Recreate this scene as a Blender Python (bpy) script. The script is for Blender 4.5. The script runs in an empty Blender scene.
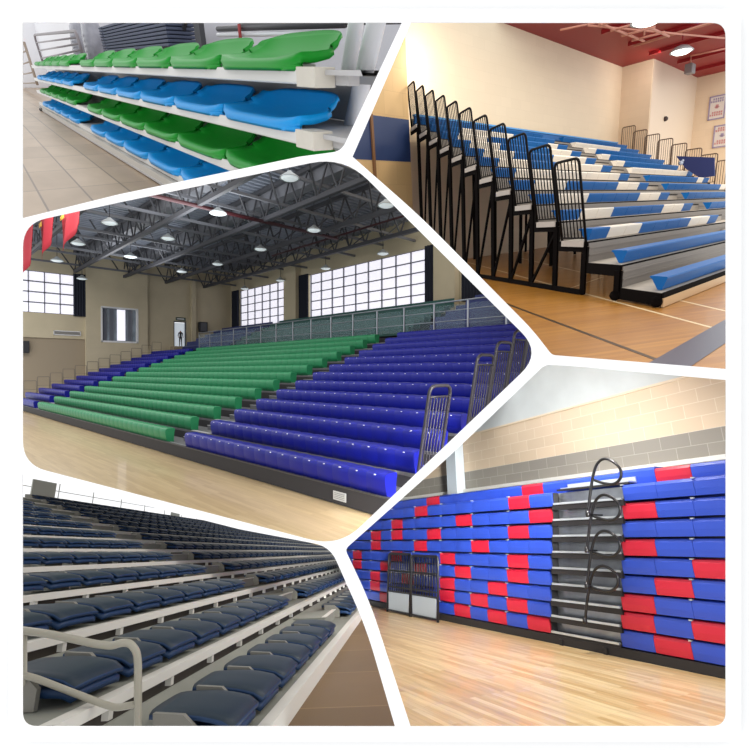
import bpy, bmesh, math, random
from mathutils import Matrix, Vector
random.seed(4)
SC = bpy.context.scene
COL = SC.collection
F = 500.0
PI = math.pi

# ------------------------------------------------------------------ materials
def lin(c):
    return tuple((v/12.92 if v <= 0.04045 else ((v+0.055)/1.055)**2.4) for v in [x/255 for x in c])
MATS = {}
def mat(name, c, rough=.5, metal=0., spec=.5, vary=0., vscale=6., bump=0., bscale=40., emit=0., alpha=1., coat=0.):
    if name in MATS: return MATS[name]
    m = bpy.data.materials.new(name); m.use_nodes = True
    nt = m.node_tree; b = nt.nodes['Principled BSDF']
    L = lin(c)
    b.inputs['Base Color'].default_value = (*L, 1)
    b.inputs['Roughness'].default_value = rough
    b.inputs['Metallic'].default_value = metal
    b.inputs['Specular IOR Level'].default_value = spec
    b.inputs['Coat Weight'].default_value = coat
    if emit:
        b.inputs['Emission Color'].default_value = (*L, 1); b.inputs['Emission Strength'].default_value = emit
    if alpha < 1: b.inputs['Alpha'].default_value = alpha
    tc = nt.nodes.new('ShaderNodeTexCoord')
    if vary:
        n = nt.nodes.new('ShaderNodeTexNoise'); n.inputs['Scale'].default_value = vscale; n.inputs['Detail'].default_value = 5
        r = nt.nodes.new('ShaderNodeValToRGB')
        r.color_ramp.elements[0].position = .3; r.color_ramp.elements[1].position = .7
        r.color_ramp.elements[0].color = (*[v*(1-vary) for v in L], 1)
        r.color_ramp.elements[1].color = (*[min(1, v*(1+vary)) for v in L], 1)
        nt.links.new(tc.outputs['Object'], n.inputs['Vector']); nt.links.new(n.outputs['Fac'], r.inputs['Fac'])
        nt.links.new(r.outputs['Color'], b.inputs['Base Color'])
    if bump:
        n = nt.nodes.new('ShaderNodeTexNoise'); n.inputs['Scale'].default_value = bscale
        bp = nt.nodes.new('ShaderNodeBump'); bp.inputs['Strength'].default_value = bump
        nt.links.new(tc.outputs['Object'], n.inputs['Vector']); nt.links.new(n.outputs['Fac'], bp.inputs['Height'])
        nt.links.new(bp.outputs['Normal'], b.inputs['Normal'])
    MATS[name] = m
    return m

def brickmat(name, c1, c2, cm, bw, bh, mortar=.01, rough=.5, axes='XY', rot=0., spec=.5, grain=0., offset=.5, coat=0.):
    """planks, tiles or blocks laid in the plane AXES of the object's own space"""
    m = bpy.data.materials.new(name); m.use_nodes = True
    nt = m.node_tree; b = nt.nodes['Principled BSDF']
    tc = nt.nodes.new('ShaderNodeTexCoord'); sp = nt.nodes.new('ShaderNodeSeparateXYZ'); cb = nt.nodes.new('ShaderNodeCombineXYZ')
    nt.links.new(tc.outputs['Object'], sp.inputs[0])
    nt.links.new(sp.outputs[axes[0]], cb.inputs[0]); nt.links.new(sp.outputs[axes[1]], cb.inputs[1])
    mp = nt.nodes.new('ShaderNodeMapping'); mp.inputs['Rotation'].default_value = (0, 0, rot)
    nt.links.new(cb.outputs[0], mp.inputs[0])
    br = nt.nodes.new('ShaderNodeTexBrick')
    br.inputs['Color1'].default_value = (*lin(c1), 1); br.inputs['Color2'].default_value = (*lin(c2), 1); br.inputs['Mortar'].default_value = (*lin(cm), 1)
    br.inputs['Scale'].default_value = 1; br.inputs['Brick Width'].default_value = bw; br.inputs['Row Height'].default_value = bh
    br.inputs['Mortar Size'].default_value = mortar; br.inputs['Mortar Smooth'].default_value = .2; br.inputs['Bias'].default_value = 0
    br.offset = offset
    nt.links.new(mp.outputs[0], br.inputs['Vector'])
    out = br.outputs['Color']
    if grain:
        n = nt.nodes.new('ShaderNodeTexNoise'); n.inputs['Scale'].default_value = 1.2; n.inputs['Detail'].default_value = 6
        mp2 = nt.nodes.new('ShaderNodeMapping'); mp2.inputs['Scale'].default_value = (1/bw*1.5, 1/bh*1.1, 1)
        nt.links.new(mp.outputs[0], mp2.inputs[0]); nt.links.new(mp2.outputs[0], n.inputs['Vector'])
        mx = nt.nodes.new('ShaderNodeMixRGB'); mx.blend_type = 'MULTIPLY'; mx.inputs[0].default_value = 1
        r = nt.nodes.new('ShaderNodeValToRGB'); r.color_ramp.elements[0].position = .25; r.color_ramp.elements[1].position = .75
        g = 1-grain; r.color_ramp.elements[0].color = (g, g*.97, g*.92, 1); r.color_ramp.elements[1].color = (1, 1, 1, 1)
        nt.links.new(n.outputs['Fac'], r.inputs['Fac']); nt.links.new(out, mx.inputs[1]); nt.links.new(r.outputs['Color'], mx.inputs[2])
        out = mx.outputs[0]
    nt.links.new(out, b.inputs['Base Color'])
    b.inputs['Roughness'].default_value = rough; b.inputs['Specular IOR Level'].default_value = spec; b.inputs['Coat Weight'].default_value = coat
    MATS[name] = m
    return m

# ------------------------------------------------------------------ camera and rooms
def rvec(w):
    v = Vector(w); a = v.length
    return Matrix.Rotation(a, 4, v.normalized()) if a > 1e-9 else Matrix.Identity(4)
BASE = Matrix(((1, 0, 0, 0), (0, 0, -1, 0), (0, 1, 0, 0), (0, 0, 0, 1)))      # x right, y away, z up -> x right, y down, z away
def pose(w, t):
    m = rvec(w) @ BASE
    m.translation = Vector(t)
    return m
P3 = pose((0.008182, 0.801342, 0.001902), (-5.605209, 2.488378, 14.773551))
VIEW = P3.inverted()                     # the middle hall is the world: everything else is set around the same viewer
EYE = VIEW.translation.copy()

class Room:
    def __init__(s, key, w, t, scale, poly):
        s.key = key
        s.L = pose(w, t)                 # room -> viewer (unscaled)
        s.M = VIEW @ Matrix.Scale(scale, 4) @ s.L
        s.scale = scale
        s.inv = s.L.inverted(); s.eye = s.inv.translation.copy()
        cx = sum(p[0] for p in poly)/len(poly); cy = sum(p[1] for p in poly)/len(poly)
        s.planes = []                    # the building's shell ends behind the divider: one side plane per edge of the opening
        n = len(poly)
        for i in range(n):
            a, b = Vector(poly[i]), Vector(poly[(i+1) % n])
            d = (b-a).normalized(); nn = Vector((d.y, -d.x))
            if nn.dot(Vector((cx, cy))-a) > 0: nn = -nn
            a = a+nn*3.5; b = b+nn*3.5
            ra = s.ray(*a); rb = s.ray(*b)
            N = ra.cross(rb).normalized()
            c = s.ray(cx, cy)
            if N.dot(c) > 0: N = -N
            s.planes.append((N, s.eye))
        fw = (s.inv.to_3x3() @ Vector((0, 0, 1)))
        s.planes.append((-fw, s.eye+fw*(2.27/scale)))
    def ray(s, px, py):
        return s.inv.to_3x3() @ Vector(((px-375)/F, (py-375)/F, 1))
    def at(s, px, py, ax, v):
        r = s.ray(px, py)
        if ax == 'd': return s.eye+r*v
        i = 'xyz'.index(ax)
        return s.eye+r*((v-s.eye[i])/r[i])

def fit_mesh(room, me, local):
    """None if the mesh is wholly outside the room's opening, else the mesh, cut where it would cross the divider"""
    bb = [(min(v.co[i] for v in me.vertices), max(v.co[i] for v in me.vertices)) for i in range(3)]
    cs = [local @ Vector((x, y, z)) for x in bb[0] for y in bb[1] for z in bb[2]]
    cut = []
    for N, o in room.planes:
        d = [N.dot(c-o) for c in cs]
        if min(d) > 0: return None
        if max(d) > 0: cut.append((N, o))
    if not cut: return me
    inv = local.inverted()
    bm = bmesh.new(); bm.from_mesh(me)
    for N, o in cut:
        n = (inv.to_3x3() @ N).normalized()
        bmesh.ops.bisect_plane(bm, geom=bm.verts[:]+bm.edges[:]+bm.faces[:], dist=1e-6, plane_co=inv @ o, plane_no=n, clear_outer=True)
        if not bm.faces: break
    if not bm.faces:
        bm.free(); return None
    m2 = bpy.data.meshes.new(me.name); bm.to_mesh(m2); bm.free()
    for m in me.materials: m2.materials.append(m)
    return m2

class Node:
    def __init__(s, room, name, parent, local, label=None, cat=None, group=None, kind=None, mesh=None, rel=None):
        s.room, s.name, s.parent, s.local, s.label, s.cat, s.group, s.kind = room, name, parent, local, label, cat, group, kind
        s.rel = rel; s.obj = None; s.mesh = mesh
    def make(s):
        if s.obj: return s.obj
        o = bpy.data.objects.new(s.name, s.mesh); COL.objects.link(o)
        if s.parent:
            o.parent = s.parent.make(); o.matrix_local = s.rel
        else:
            o.matrix_world = s.room.M @ s.local
        if s.label: o['label'] = s.label
        if s.cat: o['category'] = s.cat
        if s.group: o['group'] = s.group
        if s.kind: o['kind'] = s.kind
        s.obj = o
        return o
    def part(s, name, me, loc=(0, 0, 0), rot=None, label=None):
        if isinstance(me, MB): me = me.mesh(name)
        rel = Matrix.Translation(loc)
        if rot: rel = rel @ rot
        m2 = fit_mesh(s.room, me, s.local @ rel)
        n = Node(s.room, name, s, s.local @ rel, label=label, mesh=m2, rel=rel)
        if m2 is not None: n.make()
        return n if m2 is not None else None
def thing(room, name, label, cat, loc=(0, 0, 0), group=None, rot=None):
    l = Matrix.Translation(loc)
    if rot: l = l @ rot
    return Node(room, name, None, l, label, cat, group)
def single(room, name, me, label, cat, loc=(0, 0, 0), group=None, rot=None, kind=None):
    if isinstance(me, MB): me = me.mesh(name)
    l = Matrix.Translation(loc)
    if rot: l = l @ rot
    m2 = fit_mesh(room, me, l)
    if m2 is None: return None
    n = Node(room, name, None, l, label, cat, group, kind, mesh=m2); n.make(); return n
def struct(room, name, me, loc=(0, 0, 0)):
    return single(room, name, me, None, None, loc, kind='structure')

# ------------------------------------------------------------------ mesh builder
class MB:
    def __init__(s, *mats): s.v = []; s.f = []; s.mi = []; s.mats = list(mats); s.sm = []
    def add(s, vs, fs, m=0, smooth=False):
        b = len(s.v); s.v += [tuple(v) for v in vs]
        for f in fs: s.f.append([b+i for i in f]); s.mi.append(m); s.sm.append(smooth)
        return s
    def box(s, x0, x1, y0, y1, z0, z1, m=0):
        vs = [(x, y, z) for x in (x0, x1) for y in (y0, y1) for z in (z0, z1)]
        return s.add(vs, [(0, 1, 3, 2), (4, 6, 7, 5), (0, 4, 5, 1), (2, 3, 7, 6), (0, 2, 6, 4), (1, 5, 7, 3)], m)
    def beam(s, a, b, w, h=None, m=0, up=(0, 0, 1)):
        a, b = Vector(a), Vector(b); h = h or w
        d = (b-a).normalized(); u = Vector(up)
        if abs(d.dot(u)) > .98: u = Vector((1, 0, 0))
        r = d.cross(u).normalized(); u = r.cross(d).normalized()
        vs = [p+r*i*w/2+u*j*h/2 for p in (a, b) for i, j in ((-1, -1), (1, -1), (1, 1), (-1, 1))]
        return s.add(vs, [(3, 2, 1, 0), (4, 5, 6, 7), (0, 1, 5, 4), (1, 2, 6, 5), (2, 3, 7, 6), (3, 0, 4, 7)], m)
    def prism(s, prof, x0, x1, m=0, smooth=False):
        """profile of (y,z) points run along x"""
        n = len(prof)
        vs = [(x0, y, z) for y, z in prof]+[(x1, y, z) for y, z in prof]
        s.add(vs, [(i, (i+1) % n, n+(i+1) % n, n+i) for i in range(n)], m, smooth)
        s.add(vs[:n], [tuple(range(n))[::-1]], m); s.add(vs[n:], [tuple(range(n))], m)
        return s
    def prismz(s, prof, z0, z1, m=0):
        n = len(prof)
        vs = [(x, y, z0) for x, y in prof]+[(x, y, z1) for x, y in prof]
        s.add(vs, [(i, (i+1) % n, n+(i+1) % n, n+i) for i in range(n)], m)
        s.add(vs[:n], [tuple(range(n))[::-1]], m); s.add(vs[n:], [tuple(range(n))], m)
        return s
    def quad(s, a, b, c, d, m=0): return s.add([a, b, c, d], [(0, 1, 2, 3)], m)
    def tube(s, pts, r, n=8, m=0, closed=False):
        P = [Vector(p) for p in pts]; k = len(P); rings = []
        up = None
        for i, p in enumerate(P):
            a = P[i-1] if (i > 0 or closed) else p; b = P[(i+1) % k] if (i < k-1 or closed) else p
            d = (b-a).normalized()
            if up is None:
                up = Vector((0, 0, 1)) if abs(d.z) < .9 else Vector((1, 0, 0))
            e = d.cross(up)
            if e.length < 1e-4: e = d.cross(Vector((0, 1, 0)))
            e.normalize(); up = e.cross(d).normalized()
            rings.append([p+(e*math.cos(t)+up*math.sin(t))*r for t in [2*PI*j/n for j in range(n)]])
        vs = [v for g in rings for v in g]
        fs = []
        for i in range(k if closed else k-1):
            for j in range(n):
                a = i*n+j; b = i*n+(j+1) % n; c = ((i+1) % k)*n+(j+1) % n; d_ = ((i+1) % k)*n+j
                fs.append((a, b, c, d_))
        if not closed: fs += [tuple(range(n))[::-1], tuple(range((k-1)*n, k*n))]
        return s.add(vs, fs, m, True)
    def lathe(s, prof, c=(0, 0, 0), n=20, m=0, axis='z'):
        vs = []
        for r, h in prof:
            for j in range(n):
                t = 2*PI*j/n; a, b = r*math.cos(t), r*math.sin(t)
                vs.append({'z': (c[0]+a, c[1]+b, c[2]+h), 'x': (c[0]+h, c[1]+a, c[2]+b), 'y': (c[0]+a, c[1]+h, c[2]+b)}[axis])
        k = len(prof)
        fs = [(i*n+j, i*n+(j+1) % n, (i+1)*n+(j+1) % n, (i+1)*n+j) for i in range(k-1) for j in range(n)]
        fs += [tuple(range(n))[::-1], tuple(range((k-1)*n, k*n))]
        return s.add(vs, fs, m, True)
    def shell(s, nu, nv, f, th, m=0, m2=None):
        """a grid surface f(u,v) given the thickness vector th(u,v)"""
        top = [f(i/nu, j/nv) for i in range(nu+1) for j in range(nv+1)]
        N = len(top); w = nv+1
        T = th if callable(th) else (lambda u, v: th)
        vs = [Vector(p) for p in top]+[Vector(top[i*w+j])+Vector(T(i/nu, j/nv)) for i in range(nu+1) for j in range(w)]
        fs = []
        for i in range(nu):
            for j in range(nv):
                a = i*w+j; fs.append((a, a+w, a+w+1, a+1)); fs.append((N+a, N+a+1, N+a+w+1, N+a+w))
        ed = [i*w for i in range(nu+1)]+[nu*w+j for j in range(1, w)]+[i*w+nv for i in range(nu-1, -1, -1)]+[j for j in range(nv-1, 0, -1)]
        for i in range(len(ed)):
            a, b = ed[i], ed[(i+1) % len(ed)]; fs.append((a, N+a, N+b, b))
        s.add(vs, fs, m, True)
        if m2 is not None:
            k = len(s.mi)-len(fs)
            for i in range(len(fs)):
                if not (i < 2*nu*nv and i % 2 == 0): s.mi[k+i] = m2
        return s
    def mesh(s, name, bevel=0., seg=2):
        me = bpy.data.meshes.new(name)
        me.from_pydata(s.v, [], s.f)
        for m in s.mats: me.materials.append(m)
        for p, mi, sm in zip(me.polygons, s.mi, s.sm): p.material_index = mi; p.use_smooth = sm
        bm = bmesh.new(); bm.from_mesh(me)
        if bevel:
            bmesh.ops.remove_doubles(bm, verts=bm.verts, dist=1e-5)
            bmesh.ops.bevel(bm, geom=[e for e in bm.edges if e.calc_face_angle(0) > .5], offset=bevel, segments=seg, profile=.5, affect='EDGES', clamp_overlap=True)
        bmesh.ops.recalc_face_normals(bm, faces=bm.faces)
        bm.to_mesh(me); bm.free()
        me.update()
        return me
def arc(c, r, a0, a1, n, ax=0, ay=2):
    out = []
    for i in range(n+1):
        t = a0+(a1-a0)*i/n; p = list(c); p[ax] += r*math.cos(t); p[ay] += r*math.sin(t); out.append(tuple(p))
    return out
def roundpath(pts, r, n=4):
    P = [Vector(p) for p in pts]; out = [P[0]]
    for i in range(1, len(P)-1):
        a = (P[i-1]-P[i]); b = (P[i+1]-P[i]); k = min(r, a.length*.45, b.length*.45)
        s, e = P[i]+a.normalized()*k, P[i]+b.normalized()*k
        for j in range(n+1):
            t = j/n; out.append(s*(1-t)**2+P[i]*2*t*(1-t)+e*t*t)
    out.append(P[-1]); return out
WORD = ['lowest', 'second', 'third', 'fourth', 'fifth', 'sixth', 'seventh', 'eighth', 'ninth', 'tenth', 'eleventh', 'twelfth', 'thirteenth', 'fourteenth', 'fifteenth', 'sixteenth', 'seventeenth']
NTH = ['first']+WORD[1:]+['eighteenth', 'nineteenth', 'twentieth']+['twenty-'+w for w in ['first']+WORD[1:9]]+['thirtieth']+['thirty-'+w for w in ['first']+WORD[1:9]]
def row_word(k, top=None): return 'topmost' if k == top else WORD[k]

# ------------------------------------------------------------------ room openings
R1 = Room(1, (0.495454, 0.935806, 0.276112), (-0.155017, -0.252806, 1.268695), 2.35, [(23, 23), (402, 23), (343, 150), (23, 219)])
R2 = Room(2, (0.243544, -0.72796, -0.168463), (4.55006, -1.071894, 7.973342), 1.0, [(411, 23), (725, 23), (725, 369), (551.6, 355), (352.5, 158)])
R3 = Room(3, (0.008182, 0.801342, 0.001902), (-5.605209, 2.488378, 14.773551), 1.0, [(23, 223.5), (330, 159), (352, 164), (530, 341), (530, 365), (345, 540), (325, 543), (23, 464.5)])
R4 = Room(4, (-0.310312, -1.498804, 0.219483), (-0.407928, 3.12056, 5.653407), 1.0, [(23, 473), (332, 547), (366, 627), (395, 726), (23, 726)])
R5 = Room(5, (-0.291545, 1.032848, -0.170166), (2.887483, 4.369302, 8.151895), 1.0, [(544.5, 364.8), (725, 380), (725, 726), (410.5, 726), (345, 549)])
SECTIONS = []
def light_(R, loc, d, energy, size, color=(1, 1, 1), spread=180):  # area light without a fixture, for unseen ceiling lamps and added fill alike
    l = bpy.data.lights.new('unseen_area_light', 'AREA'); l.energy = energy*R.scale**2; l.shape = 'SQUARE'; l.size = size*R.scale; l.color = color; l.spread = math.radians(spread)
    o = bpy.data.objects.new('unseen_area_light', l); COL.objects.link(o)
    p = R.M @ Vector(loc); q = R.M @ (Vector(loc)+Vector(d))
    o.matrix_world = Matrix.Translation(p) @ (q-p).to_track_quat('-Z', 'Y').to_matrix().to_4x4()
    return o
# ------------------------------------------------------------------ the stacked rows of green and blue shell seats
def shells():
    R = R1
    D, H, Z0, TH, SW, S0 = .0104, .1236, .0775, .0310, .5078, -.5947
    tile = brickmat('beige_tiles', (190, 166, 140), (174, 150, 124), (122, 102, 86), .5, .16, .004, rough=.35, grain=.2, offset=0)
    struct(R, 'floor', MB(tile).quad((-18, -1.6, 0), (2, -1.6, 0), (2, 1.2, 0), (-18, 1.2, 0)))
    wall = mat('pale_wall', (206, 206, 214), rough=.8); wallw = mat('white_wall', (236, 236, 240), rough=.8)
    struct(R, 'wall_back', MB(wall).box(-7.0, 2.5, .9, .95, 0, 1.8)); struct(R, 'wall_back', MB(wallw).box(-20, -7.0, .92, .97, 0, 2.2))
    struct(R, 'wall_left', MB(wallw).box(-14.6, -14.5, -3, .95, 0, 2.2))
    white = mat('beam_white', (214, 212, 208), rough=.4); face = mat('deck_grey', (184, 182, 182), rough=.5); beige = mat('block_beige', (206, 200, 188), rough=.5, vary=.03, vscale=30)
    green = mat('green_shell', (8, 146, 36), rough=.4, spec=.25); blue = mat('blue_shell', (0, 150, 226), rough=.4, spec=.25)
    def shell(m, h):
        b = MB(m); w = .488
        pr = [(-.018, -.002), (-.02, .008), (-.008, .016), (.03, .012), (.07, .011), (.10, .020), (.122, .036), (.134, .055), (.142, h)]
        def f(u, v):
            t = v*(len(pr)-1); i = min(int(t), len(pr)-2); q = t-i
            y = pr[i][0]*(1-q)+pr[i+1][0]*q; z = pr[i][1]*(1-q)+pr[i+1][1]*q
            a = abs(2*u-1); z += .024*a**4*min(1, v/.55)*(1-.75*max(0, v-.6)/.4)
            e = max(0, v-.85)/.15; z -= .018*e*a**4
            fr = max(0, .45-v)/.45; y += .028*fr*a**6; y -= .02*a**6*(v > .6)
            sh = 1-.16*max(0, (v-.45))/.55
            return ((u-.5)*w*sh+w/2+.02*v, y, z)
        b.shell(20, 16, f, lambda u, v: (0, .003, -.008-.022*abs(2*u-1)**6*min(1, v/.35)*max(0, 1-v*1.1))); return b.mesh('shell')
    hh = [.072, .072, .072, .078]
    meshes = [shell(blue, hh[0]), shell(green, hh[1]), shell(blue, hh[2]), shell(green, hh[3])]
    rib = MB(white).box(.1, .38, .03, .1, -.001, .006).mesh('mount')
    names = ['lowest', 'second lowest', 'second highest', 'topmost']
    cols = ['blue', 'green', 'blue', 'green']
    for k in range(4):
        z = Z0+k*H; y = k*D
        t = thing(R, 'seat_tier', '%s white-edged shelf step carrying %s shell seats' % (names[k].capitalize(), cols[k]), 'bleacher step', (0, y, z), 'white-edged shelf steps')
        t.part('front_beam', MB(white).prism([(0, 0), (0, -TH+.003), (.003, -TH), (.02, -TH), (.02, 0)], -6.7, -.06))
        t.part('end_block', MB(beige).box(-.085, 0, -.006, .046, -TH-.005, .003).mesh('end_block', .002), label='beige end block')
        t.part('deck', MB(face).box(-6.7, .25, .02, .30, -.012, -.002))
        t.part('rear_bracket', MB(face).box(.0, .05, .046, .075, -TH, -.004)); 
        t.part('rear_riser', MB(face).box(-6.7, .28, .24, .25, 0, H-.015)) if k < 3 else None
        n = 0
        for j in list(range(6))+list(range(7, 12)):
            x = S0-j*SW+.03
            n += 1
            grp = 'near the beige end block' if j < 6 else 'past the gap'
            q = n if j < 6 else n-6
            s = thing(R, 'shell_seat', '%s %s plastic shell seat on the %s shelf, %s' % (NTH[q-1].capitalize(), cols[k], names[k], 'counted from the near end' if j < 6 else 'counted in the far group'), 'seat', (x, y, z+.004), '%s shell seats' % cols[k])
            s.part('shell', meshes[k]); s.part('mount', rib)
    t = thing(R, 'kick_board', 'long white kick board along the tiled floor under the lowest shelf', 'skirting', (0, -.02, 0))
    t.part('board', MB(mat('kick_white', (196, 192, 184), rough=.5)).box(-6.6, .05, 0, .02, .006, Z0-TH)); t.part('lower_strip', MB(face).box(-6.6, .05, -.004, .0, .006, .014))
    t = thing(R, 'caster', 'small dark caster wheel at the far end under the lowest shelf', 'wheel', (-6.3, -.03, .02)); t.part('wheel', MB(mat('rubber', (50, 50, 54))).lathe([(.005, -.01), (.018, -.01), (.018, .01), (.005, .01)], n=12, axis='x')); t.part('fork', MB(face).box(-.014, .014, -.004, .004, .0, .035))
    # right end posts
    post = mat('post_grey', (214, 216, 222), rough=.35)
    def tb(pa, pb, y, r, lab, nm='support_post'):
        a, b = R.at(*pa, 'y', y), R.at(*pb, 'y', y+.0); single(R, nm, MB(post).tube([a, b], r*1.6, 12), lab, 'post', group='grey tube posts')
    tb((358, 10), (346, 84), .30, .013, 'grey tube post standing behind the green seat, left one of the right-end posts')
    tb((379, 10), (347, 148), .22, .014, 'thick grey tube post leaning beside the beige end blocks, middle one')
    tb((404, 45), (356, 150), .16, .014, 'pale grey tube slanting along the divider, rightmost one')
    t = thing(R, 'cross_bracket', 'grey flat bracket joining the tube posts to the topmost shelf end', 'bracket', tuple(R.at(345, 78, 'y', .2))); t.part('plate', MB(face).box(-.06, .3, 0, .01, -.012, .012)); t.part('bolt', MB(post).lathe([(.006, 0), (.006, -.006), (.002, -.008)], axis='y', n=8))
    struct(R, 'wall_end_panel', MB(mat('end_panel', (112, 114, 120), rough=.5)).box(-.5, 1.4, .42, .44, 0, .44))
    # things behind the top row
    tube = mat('rack_tube', (128, 120, 124), rough=.4)
    yy = .33
    a, b, c, d = [R.at(x, y, 'y', yy) for x, y in [(44, 66), (34, 35), (76, 31), (83, 56)]]
    t = thing(R, 'tube_rack', 'bent grey tube rack behind the far left end of the top row', 'rack', tuple(a))
    t.part('frame', MB(tube).tube(roundpath([a-a, b-a, c-a, d-a], .12), .014)); 
    for f in (.25, .5, .75): t.part('cross_tube', MB(tube).tube([(b-a)*f, (c-a)*f+(d-a)*(1-f)], .009, 6))
    for q, (x0, x1) in enumerate([(25.5, 37.5)]):
        P = [R.at(x, y, 'y', .3) for x, y in [(24, 42), (37.5, 85), (22, 85), (22, 42)]]
        o = P[1]; t = thing(R, 'step_ladder', 'narrow brown step ladder at the far left edge of the tiled room', 'ladder', tuple(o))
        br = mat('ladder_brown', (160, 144, 130), rough=.6)
        t.part('side_rail', MB(br).tube([P[0]-o, P[1]-o], .02, 6)); t.part('side_rail', MB(br).tube([P[3]-o, P[2]-o], .02, 6))
        for f in (.2, .45, .7, .95): t.part('rung', MB(br).tube([(P[0]-o)*(1-f), (P[3]-o)*(1-f)+(P[2]-o)*f], .012, 6))
    wrap = mat('plastic_wrap', (150, 150, 160), rough=.2, vary=.25, vscale=9, bump=.6, bscale=25)
    for q, (px, w, lab) in enumerate([(86, .5, 'crumpled clear plastic wrapped bundle left of the stacked pads'), (98, .45, 'crumpled clear plastic wrapped bundle touching the stacked pads')]):
        p = R.at(px, 60, 'y', .55)
        rr = random.Random(q)
        prof = [(.02, 0), (w*.5, .0), (w*.62, .15), (w*.6, .4), (w*.5, .6), (w*.3, .72), (.02, .76)]
        b = MB(wrap).lathe(prof, n=14); b.v = [(x*(.85+.3*rr.random())*.8, y*.35, z*.6) for x, y, z in b.v]
        single(R, 'wrapped_bundle', b, lab, 'bundle', tuple(p-Vector((0, 0, .05))), 'plastic wrapped bundles')
    pad = mat('pad_slate', (60, 68, 92), rough=.6); edge = mat('pad_edge', (196, 204, 216), rough=.4)
    a = R.at(104, 52, 'y', .5); b = R.at(165, 22, 'y', .5); x0, x1 = a.x, b.x
    t0 = a.z; n = 9; dz = (R.at(130, 22, 'y', .5).z-t0)/n*1.15
    for i in range(n):
        m = MB(pad, edge).box(0, x1-x0, 0, .18, 0, dz*.8).box(0, .14, -.006, .1, dz*.2, dz*.6, 1)
        single(R, 'stacked_pad', m.mesh('stacked_pad', .004), 'dark slate pad stacked behind the green seats, %s from the bottom' % NTH[i], 'pad', (x0, .5, t0+i*dz), 'stack of dark pads')
    dk = mat('frame_dark', (50, 50, 56), rough=.5)
    p = R.at(196, 44, 'y', .6)
    t = thing(R, 'dark_frame', 'dark steel frame with a diagonal brace against the wall above the green seats', 'frame', tuple(p))
    t.part('upright', MB(dk).box(.0, .1, 0, .03, -.05, .6)); t.part('upright', MB(dk).box(-.36, -.33, 0, .03, -.05, .6)); t.part('brace', MB(dk).beam((-.33, .01, .02), (0, .01, .22), .02)); t.part('brace', MB(dk).beam((-.33, .01, .25), (0, .01, .1), .015))
    for q, (pa, pb, r) in enumerate([((218, 29), (345, 24), .012), ((218, 35), (330, 33), .009), ((240, 25), (400, 21), .008)]):
        a, b = R.at(*pa, 'y', .5), R.at(*pb, 'y', .5); single(R, 'wall_pipe', MB(dk if q != 1 else post).tube([a, b], r), '%s horizontal pipe on the wall above the near green seats' % ['Thick dark', 'Pale', 'Thin dark'][q], 'pipe', group='pipes above the near green seats')
    a = R.at(239, 24, 'y', .48); single(R, 'wall_pipe', MB(mat('pipe_red', (150, 50, 50))).tube([a, a+Vector((0, 0, -.07))], .008), 'short red upright pipe above the near green seats', 'pipe')
    light_(R, (-3, -1.0, 2.2), (0, .3, -1), 9, 2.5); light_(R, (0.6, -1.6, .8), (-.5, 1, -.2), 3, 1.2)  # added area lights for the indoor daylight; no lamp stands there
shells()
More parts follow.
